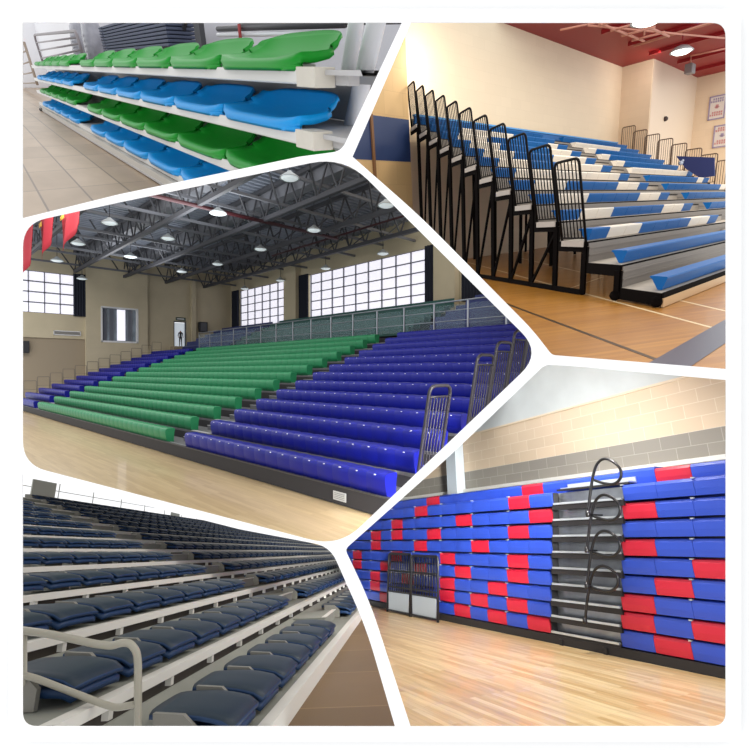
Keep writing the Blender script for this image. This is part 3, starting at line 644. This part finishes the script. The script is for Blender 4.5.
    for i, (qa, qb, lab) in enumerate([((20, 232), (33, 272), 'red flag hanging at the far left edge under the roof'), ((40, 217), (54, 250), 'red flag in the middle of the three'), ((61, 211), (81, 237), 'red flag beside the black roof loudspeaker, rightmost of the three')]):
        a = R.at(*qa, 'y', -1.6+i*.4); b = R.at(*qb, 'y', -1.6+i*.4); w = b.x-a.x; h = a.z-b.z
        m = MB(redf, yel)
        m.shell(8, 6, lambda u, v: (u*w, .07*math.sin(u*9+v*2), -h*v+.3*u*v*h), (0, .01, 0))
        m.box(.1*w, .3*w, -.1, -.09, -h*.3, -h*.2, 1)
        single(R, 'flag', m, lab, 'flag', tuple(a), group='red flags under the roof')
    p = R.at(72, 235, 'y', 2.2)
    t = thing(R, 'roof_speaker', 'black loudspeaker hung under the roof beside the red flag', 'speaker', tuple(p), rot=Matrix.Rotation(.5, 4, 'Y'))
    t.part('cabinet', MB(mat('black_box', (35, 36, 40))).box(-.6, .6, -.3, .3, -.35, .35).mesh('cabinet', .05)); t.part('bracket', MB(steel).tube([(0, 0, .3), (0, 0, 1.8)], .04))
    # tiers
    deck = mat('tier_deck', (98, 98, 102), rough=.55, vary=.12, vscale=3); dark = mat('tier_dark', (44, 43, 47), rough=.7)
    light = mat('tread_light', (168, 168, 172), rough=.45)
    t = thing(R, 'bleacher_skirt', 'dark grey skirt board along the floor in front of the lowest benches', 'skirting', (0, 0, 0))
    t.part('board', MB(dark).box(-31, 9.3, -.03, .03, .02, .36)); t.part('top_strip', MB(mat('strip_dark', (66, 64, 66))).box(-31, 9.3, -.045, .05, .36, .385))
    tag = MB(mat('notice_white', (190, 192, 192)), mat('notice_ink', (120, 122, 124))).box(0, .38, -.01, 0, 0, .17)
    for j in range(4): tag.box(.04, .34, -.013, -.01, .03+j*.033, .042+j*.033, 1)
    single(R, 'notice_plate', tag, 'small pale notice plate on the dark skirt board, right of centre', 'sign', tuple(R.at(333.5, 499, 'y', -.045)))
    SX = [(-29.55, -21.75), (-20.55, -1.43), (0, 8.33)]
    for k in range(13):
        x0, x1 = -30.4, 9.35-.0763*k
        t = thing(R, 'bleacher_tier', '%s grey step platform of the hall bleacher, under the benches' % row_word(k, 12).capitalize(), 'bleacher step', (0, k*D, 0), 'step platforms of the hall bleacher')
        t.part('deck', MB(deck).box(x0, x1, .0, D-.03, zd(k)-.06, zd(k)))
        t.part('riser', MB(dark).box(x0, x1, D-.03, D, zd(k), zd(k+1)-.06))
        for xa, xb in ((-21.7, -20.6), (-1.38, -.05)):
            xa += S*k; xb += S*k
            t.part('nosing', MB(light).box(xa, xb, -.02, .12, zd(k), zd(k)+.012), label='pale aisle nosing')
            st = t.part('aisle_step', MB(deck, light).box(xa+.1, xb-.1, D-.34, D-.03, zd(k), zd(k)+.14).box(xa+.1, xb-.1, D-.36, D-.28, zd(k)+.14, zd(k)+.15, 1))
        t.part('end_tread', MB(light).box(8.36+S*k, x1, -.02, .14, zd(k), zd(k)+.012), label='pale nosing at the near end')
    for xw in (-30.4, 9.2):
        pass
    # bench rows made of single seat modules
    def module(m, tag=False):
        w = .493; b = MB(m)
        prof = [(.03, 0), (-.005, .16), (-.02, .30), (-.015, .37), (.02, .415), (.08, .425), (.24, .43), (.28, .41), (.29, .37), (.27, .30), (.25, .0)]
        vs = []
        nx = 4; n = len(prof)
        for i in range(nx+1):
            u = i/nx; e = .012*(1-(2*u-1)**4)
            vs += [(u*w, y-(e if y < .05 else 0), z+(e if z > .3 else 0)) for y, z in prof]
        fs = [(i*n+j, i*n+(j+1) % n, (i+1)*n+(j+1) % n, (i+1)*n+j) for i in range(nx) for j in range(n)]
        b.add(vs, fs, 0, True); b.add(vs[:n], [tuple(range(n))[::-1]]); b.add(vs[-n:], [tuple(range(n))])
        return b.mesh('seat_module')
    green = mat('green_plastic', (40, 132, 86), rough=.45, spec=.3); blue = mat('royal_plastic', (16, 24, 136), rough=.42, spec=.3)
    mg, mbl = module(green), module(blue)
    tagm = MB(mat('tag_white', (215, 220, 240))).box(.225, .265, -.035, -.02, .38, .397).mesh('number_tag')
    for si, (xa, xb) in enumerate(SX):
        me = mg if si == 1 else mbl
        n = round((xb-xa)/.5); st = (xb-xa)/n
        sec = ['blue bench in the far left section', 'green bench in the middle section', 'blue bench in the near right section'][si]
        for k in range(13):
            t = thing(R, 'bench_row', '%s %s of the hall, counted from the floor' % (row_word(k, 12).capitalize(), sec), 'bench', (xa+S*k, k*D, zd(k)), ['far left blue benches', 'green benches', 'near right blue benches'][si])
            for i in range(n):
                p = t.part('seat_module', me, (i*st, 0, 0))
                if p and si == 2 and k < 9: p.part('number_tag', tagm)
    # upper fixed rows behind the railing
    navy = mat('navy_fixed', (40, 52, 110), rough=.5); dgreen = mat('dark_green_fixed', (36, 84, 78), rough=.5)
    struct(R, 'floor_upper', MB(dark).box(-30.9, 12, 10.95, 12.6, 3.9, 4.2).box(-30.9, 12, 12.6, 18, 3.9, 4.3))
    for j in range(5):
        y = 12.7+j*.85; z = 4.35+.36*j
        t = thing(R, 'upper_bench_row', '%s fixed bench row behind the glass railing' % row_word(j, 4).capitalize(), 'bench', (0, y, z), 'fixed rows behind the railing')
        t.part('platform', MB(dark).box(-30.5, 12, 0, .86, -.4, 0), label='dark step')
        t.part('left_bench', MB(navy).prism([(0, .1), (-.02, .42), (.08, .5), (.35, .48), (.42, .9), (.46, .9), (.42, .4), (.1, .3)], -30, -21.2), label='navy bench')
        t.part('middle_bench', MB(dgreen).prism([(0, .1), (-.02, .42), (.08, .5), (.35, .48), (.42, .9), (.46, .9), (.42, .4), (.1, .3)], -20.2, -2.6), label='dark green bench')
        t.part('right_bench', MB(navy).prism([(0, .1), (-.02, .42), (.08, .5), (.35, .48), (.42, .9), (.46, .9), (.42, .4), (.1, .3)], -1.2, 12), label='navy bench')
    # glass railing
    pale = mat('rail_silver', (160, 166, 176), rough=.35, metal=.5)
    glass = mat('rail_glass', (150, 175, 185), rough=.1, alpha=.10)
    t = thing(R, 'glass_railing', 'long silver railing with glass panels above the top benches', 'railing', (-24, 11.5, 4.3))
    L = 32
    t.part('top_rail', MB(pale).tube([(0, 0, 1.35), (L, 0, 1.35)], .035)); t.part('middle_rail', MB(pale).tube([(0, 0, .95), (L, 0, .95)], .02)); t.part('bottom_rail', MB(pale).tube([(0, 0, .5), (L, 0, .5)], .02))
    post = MB(pale).box(-.03, .03, -.03, .03, 0, 1.35).mesh('post'); pan = MB(glass).box(.1, 1.7, -.01, .01, .15, 1.2).mesh('glass_panel')
    for i in range(18):
        t.part('post', post, (i*1.85, 0, 0))
        if i < 17: t.part('glass_panel', pan, (i*1.85, 0, 0))
    # tall dark end rails on the near side
    rail = mat('rail_charcoal', (42, 40, 46), rough=.5, metal=.1)
    fr = MB(rail).tube(roundpath([(-.2, .02, 0), (.1, .02, 1.68), (.1, .62, 1.68), (-.2, .62, 0)], .16), .032).mesh('frame')
    fr2 = MB(rail).tube([(.065, .02, 1.48), (.065, .62, 1.48)], .02).tube([(-.19, .02, .1), (-.19, .62, .1)], .02).mesh('cross_bar')
    bal = MB(rail).tube([(-.185, 0, .1), (.065, 0, 1.48)], .013, 6).mesh('baluster')
    for k in (1, 3, 4, 5, 6, 7, 8, 9, 10, 11):
        t = thing(R, 'end_guard_rail', '%s charcoal hoop rail along the near end of the hall bleacher' % (NTH[max(0, k-2)].capitalize()+' from the floor:'), 'guard rail', (8.85+S*k, k*D-.3, zd(k)), 'charcoal end rails of the hall')
        t.part('frame', fr); t.part('cross_bar', fr2)
        for i in range(6): t.part('baluster', bal, (0, .105+i*.085, 0))
    # thin far rails at the left end
    thin = mat('rail_thin', (120, 112, 104), rough=.5)
    f1 = MB(thin).tube(roundpath([(0, 0, 0), (0, 0, 1.25), (0, .78, 1.25), (0, .78, 0)], .06), .018, 6).tube([(0, 0, .6), (0, .78, .6)], .012, 5).mesh('frame')
    for k in range(13):
        t = thing(R, 'far_guard_rail', '%s thin rail at the far left end of the hall bleacher' % (NTH[k].capitalize()+' from the floor:'), 'guard rail', (-30.2, k*D, zd(k)), 'thin far end rails of the hall')
        t.part('frame', f1)
    light_(R, (-9, 4, 9.4), (0, 0, 1), 380, 5, (.95, .97, 1)); light_(R, (-22, 6, 9.4), (0, 0, 1), 260, 5, (.95, .97, 1))  # upward area lights added only to brighten the roof and trusses
    for x, y, z, e, sz, c in [(-8, -2, 9.8, 520, 7, (1, .97, .93)), (-21, 0, 9.6, 620, 7, (1, .97, .93)), (4, 0, 9.8, 240, 5, (1, .97, .93))]:
        light_(R, (x, y, z), (0, 0, -1), e, sz, c)
hall()
# ------------------------------------------------------------------ the open-air terrace with folded seats
def terrace():
    R = R4
    D, H, Z0, SW, S0 = .8008, .2341, .12224, .5576, -3.2654
    conc = mat('terrace_grey', (124, 125, 116), rough=.7, vary=.08, vscale=3); white = mat('white_nosing', (196, 193, 185), rough=.6)
    dark = mat('gap_shade', (52, 44, 36), rough=.9); tile = brickmat('brown_tiles', (112, 86, 50), (102, 78, 44), (132, 106, 70), 1.1, .9, .012, rough=.5, grain=.15, offset=0)
    struct(R, 'ground', MB(tile).quad((-9, -6, 0), (80, -6, 0), (80, 0.1, 0), (-9, .1, 0)))
    gap = lambda k: .95 if k == 0 else 1.62+.46*(k-1)
    NR = 13
    pan = mat('seat_blue', (24, 50, 84), rough=.5, spec=.3); lid = mat('lid_navy', (28, 42, 54), rough=.5, spec=.25); arm = mat('hinge_grey', (112, 110, 102), rough=.5)
    # one folded seat: pan below, back folded down over it
    def grid(y0, y1, z0, z1, arch, th, w0, w1):
        b = MB(pan, pan)
        def f(u, v):
            x = w0+(w1-w0)*u
            c = 1-abs(2*u-1)**6*.06
            y = y0+(y1-y0)*v
            z = z0+(z1-z0)*v+arch*math.sin(PI*min(1, v*1.05))-.02*max(0, (.12-v)/.12)**2-.012*abs(2*u-1)**4
            return (.25+(x-.25)*(1-.05*max(0, (.14-v)/.14)**2-.05*max(0, (v-.86)/.14)**2), y*c+(1-c)*.2, z)
        b.shell(8, 8, f, (0, 0, -th), 0, 1); return b
    m_pan = grid(.0, .42, .085, .07, .015, .035, .02, .50).mesh('seat_pan')
    ml = grid(-.015, .46, .125, .175, .02, .022, .012, .508); ml.mats = [lid, pan]; m_lid = ml.mesh('folded_back')
    m_arm = MB(arm).prism([(.16, .0), (.38, .0), (.40, .182), (.24, .170), (.16, .10)], -.016, .016).mesh('hinge_bracket')
    far = MB(pan, lid); farn = 0; count = 0
    cand = []
    for k in range(NR):
        g = gap(k)
        # left run ends at the aisle, right run starts beyond it
        xs = [g-.1-SW*(i+1) for i in range(14)] + [g+1.15+SW*i for i in range(60 if k else 22)]
        if k == 0: xs = [S0+SW*i-.12+SW*.0 for i in range(-3, 7)]+[g+1.15+SW*i for i in range(22)]
        for x in xs:
            p = R.L @ Vector((x+.25, k*D+.28, Z0+k*H+.1))
            if p.z < 2.4: continue
            u, v = 375+F*p.x/p.z, 375+F*p.y/p.z
            if -20 < u < 400 and 440 < v < 760: cand.append((p.length, k, x, round(abs(x-(g-.1) if x < g else x-(g+1.15))/SW+(-1 if x < g else 0)+.01)))
    cand.sort()
    cnt = {}
    for d, k, x, j in cand:
        if count < 290:
            row = 'the front row' if k == 0 else 'the %s row from the front' % WORD[k]
            t = thing(R, 'folded_seat', 'Folded navy seat in %s, %s seat %s the stair aisle' % (row, (NTH[j] if j < len(NTH) else 'far'), 'beyond' if x > gap(k) else 'before'), 'seat', (x, k*D+.10, Z0+k*H), 'folded terrace seats')
            a = t.part('seat_pan', m_pan, label='blue seat pan'); t.part('folded_back', m_lid); t.part('hinge_bracket', m_arm, (-.015, 0, 0), label='grey hinge bracket')
            if t.obj: count += 1
        else:
            y = k*D+.10; z = Z0+k*H
            far.prism([(y, z+.03), (y-.01, z+.08), (y+.4, z+.1), (y+.42, z+.03)], x+.02, x+.5, 0); far.prism([(y-.015, z+.09), (y-.015, z+.125), (y+.2, z+.16), (y+.46, z+.155), (y+.46, z+.12)], x+.015, x+.505, 1)
    if far.v: single(R, 'distant_seats', far, 'distant run of folded navy seats toward the far end of the terrace rows', 'seats', kind='stuff')
    stub = MB(white).box(-.022, .022, -.02, .02, -.06, .0).mesh('stub')
    for k in range(NR):
        z = Z0+k*H; x0, x1 = -8, 46
        t = thing(R, 'terrace_row', '%s long grey terrace step with a white front edge' % ('Front' if k == 0 else row_word(k, NR-1)+' from the front'), 'terrace step', (0, k*D, z), 'terrace steps')
        t.part('white_edge', MB(white).box(x0, x1, -.01, .07, -.055 if k else -.122, 0), label='white front edge')
        t.part('deck', MB(conc).box(x0, x1, .07, D-.015, -.03, -.004))
        t.part('kick_slope', MB(conc).prism([(D-.30, -.004), (D-.03, .125), (D-.015, .125), (D-.015, -.004)], x0, x1))
        (t.part('gap_shade_sheet', MB(dark).box(x0, x1, .1, .12, -H+.02, -.032)) if k else None)  # dark sheet standing in for the shade inside the open riser
        if k:
            for i in range(36): t.part('stub', stub, (-5.5+i*.75, 0.03, -.055), label='white stub post')
    for k in range(NR-1):
        g = gap(k)
        t = thing(R, 'stair_block', 'pale grey stair block in the terrace aisle, %s row from the front' % NTH[k], 'step', (g, k*D, Z0+k*H), 'terrace aisle blocks')
        t.part('block', MB(conc).box(.05, .98, .32, D-.02, 0, .12)); t.part('edge_strip', MB(white).box(.05, .98, .30, .36, .12, .128))
    # rear fence
    thin = mat('rail_pale', (196, 198, 196), rough=.4)
    yb = NR*D+.1; zb = Z0+(NR-1)*H
    t = thing(R, 'rear_railing', 'thin pale railing along the back of the terrace against the white sky', 'railing', (0, yb, zb))
    for z in (.5, 1.0): t.part('rail', MB(thin).tube([(0, 0, z), (70, 0, z)], .012, 6))
    for i in range(28): t.part('post', MB(thin).tube([(6+i*1.9, 0, -.3), (6+i*1.9, 0, 1.0)], .018, 6))
    a = R.at(33, 479, 'y', yb-.1); b = R.at(54, 498, 'y', yb-.1)
    brd = mat('board_grey', (176, 178, 170), rough=.6)
    t = thing(R, 'board', 'grey blank board standing at the back railing, the large left one', 'board', (a.x, yb-.12, b.z-.3)); t.part('panel', MB(brd).box(0, b.x-a.x, 0, .03, .2, a.z-b.z+.3)); t.part('leg', MB(thin).box(.05, .09, .0, .03, -.3, .3))
    a = R.at(171, 512, 'y', yb-.1); b = R.at(179, 519, 'y', yb-.1)
    t = thing(R, 'board', 'small grey blank board at the back railing, far along the terrace', 'board', (a.x, yb-.12, b.z-.3)); t.part('panel', MB(brd).box(0, b.x-a.x, 0, .03, .0, a.z-b.z+.3)); t.part('leg', MB(thin).box(.05, .09, .0, .03, -.5, .3))
    # foreground handrail
    tube = mat('handrail_grey', (150, 146, 132), rough=.35)
    dd = 2.55
    P = [R.at(x, y, 'd', dd) for x, y in [(19, 630), (50, 634), (95, 644), (112, 646), (122, 642.5), (130, 643), (136.5, 651), (138, 662), (138, 740)]]
    o = P[-1]
    t = thing(R, 'handrail', 'thick grey tube handrail in the bottom left corner of the terrace', 'handrail', tuple(o))
    t.part('top_tube', MB(tube).tube(roundpath([p-o for p in P], .05), .019))
    P = [R.at(x, y, 'd', dd) for x, y in [(19, 674), (35, 678), (104, 704.5), (116, 708), (137, 704)]]
    t.part('lower_tube', MB(tube).tube(roundpath([p-o for p in P], .05), .017))
    P = [R.at(x, y, 'd', dd) for x, y in [(24.5, 628), (24.5, 740)]]; t.part('post', MB(tube).tube([p-o for p in P], .012))
terrace()
# ------------------------------------------------------------------ the closed blue and red bleacher
def closed_bleacher():
    R = R5
    W, H, Z0, E, A, S = .49834, .247197, .128817, -.035847, 1.28779, .072005
    floor = brickmat('pale_maple', (238, 212, 164), (212, 176, 122), (196, 160, 108), 1.1, .075, .0015, rough=.3, grain=.32, coat=.25)
    struct(R, 'floor', MB(floor).quad((-16, -12, 0), (12, -12, 0), (12, 1.6, 0), (-16, 1.6, 0)))
    tan = brickmat('tan_blocks', (224, 204, 176), (216, 196, 168), (236, 222, 200), .5, .231, .006, rough=.8, axes='XZ')
    gry = brickmat('grey_blocks', (154, 150, 140), (146, 142, 133), (178, 174, 164), .5, .2245, .006, rough=.8, axes='XZ')
    pal = mat('pale_blue_wall', (206, 214, 214), rough=.8, vary=.05, vscale=2)
    struct(R, 'wall_back', MB(pal).box(-14, 9, 1.5, 1.7, 0, 2.82).box(-14, 9, 1.5, 1.7, 4.2, 8))
    me = MB(gry).box(-14, 9, 0, .2, 0, .449).mesh('wall_back'); struct(R, 'wall_back', me, (0, 1.5, 2.827))
    me = MB(tan).box(-14, 9, 0, .2, 0, .924).mesh('wall_back'); struct(R, 'wall_back', me, (0, 1.5, 3.276))
    struct(R, 'trim_2', MB(mat('white_trim', (226, 226, 220), rough=.5)).box(-14, 9, 1.4, 1.52, 2.76, 2.835))
    struct(R, 'trim_3', MB(mat('tan_cap', (232, 216, 190), rough=.6)).box(-14, 9, 1.47, 1.52, 4.18, 4.22))
    struct(R, 'column', MB(mat('pale_blue_column', (206, 218, 226), rough=.5)).box(-4.05, -3.67, 1.2, 1.48, 0, 4.9))
    blue = mat('blue_module', (42, 72, 178), rough=.4, vary=.04, vscale=1); redm = mat('red_module', (190, 28, 54), rough=.4)
    blk = mat('skirt_black', (30, 28, 30), rough=.6); alu = mat('aluminium', (196, 202, 206), rough=.3, metal=.6); dk = mat('recess_shade', (44, 44, 46), rough=.6)  # the recess tone puts the aisle's shade into the colour
    sheet = mat('galvanised_sheet', (150, 154, 160), rough=.3, metal=.7, vary=.25, vscale=3)
    prof = [(.0, .014), (-.012, .10), (-.014, .19), (.0, .225), (.03, .236), (.30, .236), (.30, .014)]
    def mod(m):
        b = MB(m); n = len(prof); nx = 3; w = W-.005; vs = []
        for i in range(nx+1):
            x = w*i/nx; c = .006*(i in (0, nx))
            vs += [(x, y+c if y < .05 else y, z) for y, z in prof]
        fs = [(i*n+j, i*n+(j+1) % n, (i+1)*n+(j+1) % n, (i+1)*n+j) for i in range(nx) for j in range(n)]
        b.add(vs, fs); b.add(vs[:n], [tuple(range(n))[::-1]]); b.add(vs[-n:], [tuple(range(n))])
        return b.mesh('seat_module')
    mb_, mr_ = mod(blue), mod(redm)
    tab = MB(alu).box(.0-.02, .02, -.02, .02, .225, .242).mesh('joint_clip')
    redL = {0: (-11, -5, -3, -1), 1: (-12, -6, -4, -2), 2: (-12, -9, -6, -3), 3: (-14, -11, -8, -5, -2), 4: (-14, -10, -6, -2), 5: (-12, -8, -4), 6: (-12, -10, -7, -2), 7: (-10, -5, -1), 8: (-8, -2), 9: (-8, -2)}
    redR = {0: (1,), 1: (0, 2), 2: (0,), 3: (1,), 4: (2,), 5: (0,), 6: (), 7: (0,), 8: (), 9: (0,)}
    for k in range(10):
        y = E*k+(.33 if k == 9 else 0); z = Z0+k*H; dz = 0 if k < 9 else -.03
        for side in (0, 1):
            n0, n1, x0 = (-26, 0, 0) if side == 0 else (0, 8, A)
            if k == 9 and side == 0: n1 = 2
            if k == 9 and side == 1: x0 += .55*W; n1 = 7
            red = (redL if side == 0 else redR)[k]
            where = 'left of the open aisle' if side == 0 else 'right of the open aisle'
            t = thing(R, 'bench_row', '%s blue bench row %s of the closed bleacher, %s' % (row_word(k, 9).capitalize(), 'with red blocks' if red else 'without red blocks', where), 'bench', (x0+S*k, y, z), 'closed bench rows')
            for i in range(n0, n1):
                p = t.part('seat_module', mr_ if i in red else mb_, (i*W, 0, dz), label='red block' if i in red else None)
                if p and i % 2 == 0 and k < 9: p.part('joint_clip', tab)
            if k == 9 and side == 0:
                t.part('seat_module', MB(blue).prism(prof, 2*W, A+.55*W-.005))
        # aisle step
        if k < 9:
            t = thing(R, 'aisle_step', '%s folded metal step in the open aisle between the blue and red benches' % row_word(k, 8).capitalize(), 'step', (S*k, E*k, z), 'folded aisle steps')
            t.part('tread', MB(dk).box(.0, A-.01, .0, .4, .02, .045)); t.part('nosing', MB(alu).box(.03, A-.03, -.03, .02, .03, .06))
            t.part('gap_shade_bar', MB(blk).box(.0, A-.01, -.02, .03, -.05, .025)); t.part('back_sheet', MB(sheet).box(.0, A-.01, .16, .17, .045, H-.02))  # black bar paints the shaded gap below each nosing
            t.part('side_cheek', MB(dk).box(.0, .01, .02, .3, .0, H-.02)); t.part('side_cheek', MB(dk).box(A-.02, A-.01, .02, .3, .0, H-.02))
    y = E*9; z = Z0+9*H
    t = thing(R, 'top_deck', 'light metal deck strip at the top of the open aisle', 'deck', (S*9, y, z))
    t.part('sheet', MB(alu).box(.05, A-.02, .12, .32, .03, .05).box(.05, A-.02, .30, .32, .05, .12)); t.part('edge', MB(blk).box(0, A-.01, .08, .12, .0, .03))
    t = thing(R, 'bleacher_skirt', 'long black skirt board along the floor under the closed benches', 'skirting', (0, 0, 0))
    t.part('board', MB(blk).box(-13, 6, -.03, .1, .003, Z0-.004)); t.part('aisle_bracket', MB(blk).box(.2, .26, -.06, -.03, .003, .09)); t.part('aisle_bracket', MB(blk).box(1.0, 1.06, -.06, -.03, .003, .09))
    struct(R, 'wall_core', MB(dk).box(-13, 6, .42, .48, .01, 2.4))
    # looped handrails
    pl = [(588, 514.7), (590, 495), (593.3, 474.7), (597.5, 463.5), (604, 458.9), (612, 461), (620, 468.5), (620.5, 478), (613.5, 484), (603, 483), (594, 480)]
    gl = mat('black_tube', (22, 22, 24), rough=.3)
    for j, (dx, dy, yy) in enumerate([(0, 0, -.62), (-1, 36, -.52), (-1, 72, -.42), (-3, 107, -.32)]):
        P = [R.at(x+dx, yv+dy, 'y', yy) for x, yv in pl]
        o = P[0].copy()
        t = thing(R, 'aisle_handrail', 'black tube handrail with a round loop in the aisle, %s of four' % ['topmost', 'second from the top', 'third from the top', 'lowest'][j], 'handrail', tuple(o), 'looped aisle handrails')
        Q = [p-o for p in P]
        # smooth the loop
        out = []
        for i in range(len(Q)-1):
            a, b, c, d = Q[max(i-1, 0)], Q[i], Q[i+1], Q[min(i+2, len(Q)-1)]
            for s in range(4):
                u = s/4; out.append(.5*((2*b)+(c-a)*u+(2*a-5*b+4*c-d)*u*u+(3*b-a-3*c+d)*u**3))
        out.append(Q[-1])
        t.part('tube', MB(gl).tube(out, .021)); t.part('socket', MB(gl).lathe([(.03, -.03), (.035, 0), (.028, .06)], n=10))
        t.part('bracket', MB(gl).beam((0, 0, 0), (.0, -yy-.30, -.0), .022))
    # the two stowed end rails
    bl = mat('gate_black', (26, 26, 30), rough=.35); pn = mat('gate_panel', (158, 166, 172), rough=.5)
    for j, (x0, x1, h, lean) in enumerate([(-4.70, -3.74, 1.3, .0), (-3.70, -2.72, 1.27, .0)]):
        t = thing(R, 'stowed_rail', 'black barred rail with a grey lower panel leaning on the closed bleacher, %s one' % ['left', 'right'][j], 'rail', (x0, -.26, 0), 'stowed end rails')
        w = x1-x0; f = lambda z: .0+.05*z
        t.part('frame', MB(bl).tube(roundpath([(0, 0, 0), (0, f(h), h), (w, f(h), h), (w, 0, 0)], .08), .028))
        for z in (.05, .46, .56, .92): t.part('cross_bar', MB(bl).box(0, w, f(z)-.015, f(z)+.015, z-.018, z+.018))
        for i in range(9): t.part('baluster', MB(bl).tube([(w*(i+1)/10, f(.46), .46), (w*(i+1)/10, f(h), h)], .015, 6))
        t.part('panel', MB(pn).box(.06, w-.05, .0, .012, .07, .44), label='grey panel')
    light_(R, R.at(860, 430, 'd', 2.9), (-5, 2.2, -.2), 80, 1.6, (1, .98, .95)); q_ = R.at(860, 430, 'd', 2.9); light_(R, q_, Vector((-6.5, 0, 1.4))-q_, 140, 1.2, (1, .98, .95), 42); light_(R, R.at(565, 343, 'd', 7.2), (-1, .1, -.8), 260, .7, (1, .98, .95))  # unseen fill lights added out of view, one narrowed onto the dim left end
closed_bleacher()
# ------------------------------------------------------------------ the white front wall with its five openings
def front_wall():
    def rpoly(pts, rad):
        out = []
        n = len(pts)
        for i in range(n):
            p = Vector(pts[i]); a = Vector(pts[i-1])-p; b = Vector(pts[(i+1) % n])-p
            r = rad[i]
            if r == 0: out.append(p); continue
            k = min(r, a.length*.48, b.length*.48)
            s, e = p+a.normalized()*k, p+b.normalized()*k
            for j in range(9):
                t = j/8; out.append(s*(1-t)**2+p*2*t*(1-t)+e*t*t)
        return out
    holes = [rpoly([(23, 23), (402, 23), (341.5, 151.5), (300, 157), (120, 194.5), (23, 218.5)], (0, 0, 9, 0, 0, 0)),
             rpoly([(411, 23), (725.5, 23), (725.5, 369), (551.6, 355), (532.4, 330), (420, 216.4), (352.5, 157)], (0, 14, 0, 4, 20, 30, 0)),
             rpoly([(23, 223.5), (120, 202.4), (344, 156.2), (542.3, 353), (339, 547), (240, 521), (23, 464.5)], (24, 0, 34, 30, 30, 0, 24)),
             rpoly([(23, 474), (240, 529), (330, 546), (366, 627), (395, 726), (23, 726)], (0, 0, 16, 30, 0, 14)),
             rpoly([(544.5, 364.8), (570, 366), (725.5, 380), (725.5, 726), (410.5, 726), (369.6, 601), (345, 549), (450, 455.6)], (6, 0, 0, 14, 0, 30, 5, 30))]
    white = mat('white_panel', (252, 252, 252), rough=.6, spec=.2)
    def slab(outer, d0, d1, name):
        cu = bpy.data.curves.new(name, 'CURVE'); cu.dimensions = '2D'; cu.fill_mode = 'BOTH'; cu.extrude = (d1-d0)/2
        def P(p): return ((p[0]-375)/F*d1, -(p[1]-375)/F*d1)
        for poly in [outer]+holes:
            sp = cu.splines.new('POLY'); sp.points.add(len(poly)-1)
            for i, p in enumerate(poly): sp.points[i].co = (*P(p), 0, 1)
            sp.use_cyclic_u = True
        o = bpy.data.objects.new(name, cu); COL.objects.link(o)
        me = bpy.data.meshes.new_from_object(o.evaluated_get(bpy.context.evaluated_depsgraph_get()))
        bpy.data.objects.remove(o)
        me.materials.clear(); me.materials.append(white)
        o = bpy.data.objects.new(name, me); COL.objects.link(o)
        m = VIEW @ Matrix(((1, 0, 0, 0), (0, -1, 0, 0), (0, 0, -1, (d0+d1)/2), (0, 0, 0, 1)))
        o.matrix_world = m; o['kind'] = 'structure'
        return o
    slab([(-260, -150), (1010, -150), (1010, 935), (-260, 935)], 2.200, 2.204, 'wall_front')
    slab(rpoly([(9.5, 9.5), (740.5, 9.5), (740.5, 741), (9.5, 741)], (3, 3, 3, 3)), 2.150, 2.154, 'trim_1')
    rim = MB(mat('shadow_rim_grey', (70, 70, 72), rough=.9)); q = 2.152/F  # unseen dark rim added to deepen the shadow around the panel
    X0, X1, Y0, Y1 = [(v-375)*q for v in (9.7, 740.3, 9.7, 740.8)]; e = .015
    rim.box(X0, X1, Y0, Y0+e, 2.154, 2.1995); rim.box(X0, X1, Y1-e, Y1, 2.154, 2.1995); rim.box(X0, X0+e, Y0+e, Y1-e, 2.154, 2.1995); rim.box(X1-e, X1, Y0+e, Y1-e, 2.154, 2.1995)
    o = bpy.data.objects.new('trim_12', rim.mesh('trim_12')); COL.objects.link(o); o.matrix_world = VIEW; o['kind'] = 'structure'
front_wall()
# ------------------------------------------------------------------ viewer, daylight
cam = bpy.data.cameras.new('camera'); cam.sensor_width = 36; cam.lens = F*36/750; cam.clip_start = .05; cam.clip_end = 400
co = bpy.data.objects.new('camera', cam); COL.objects.link(co)
co.matrix_world = VIEW @ Matrix(((1, 0, 0, 0), (0, -1, 0, 0), (0, 0, -1, 0), (0, 0, 0, 1)))
SC.camera = co
w = bpy.data.worlds.new('daylight'); SC.world = w; w.use_nodes = True
bg = w.node_tree.nodes['Background']; bg.inputs[0].default_value = (.98, .99, 1, 1); bg.inputs[1].default_value = 1.12
SC.view_settings.view_transform = 'Standard'; SC.view_settings.look = 'None'; SC.view_settings.gamma = 1; SC.view_settings.use_curve_mapping = False
SC.view_settings.exposure = 0
SC.cycles.max_bounces = 6
SC.cycles.diffuse_bounces = 3
SC.cycles.transparent_max_bounces = 8
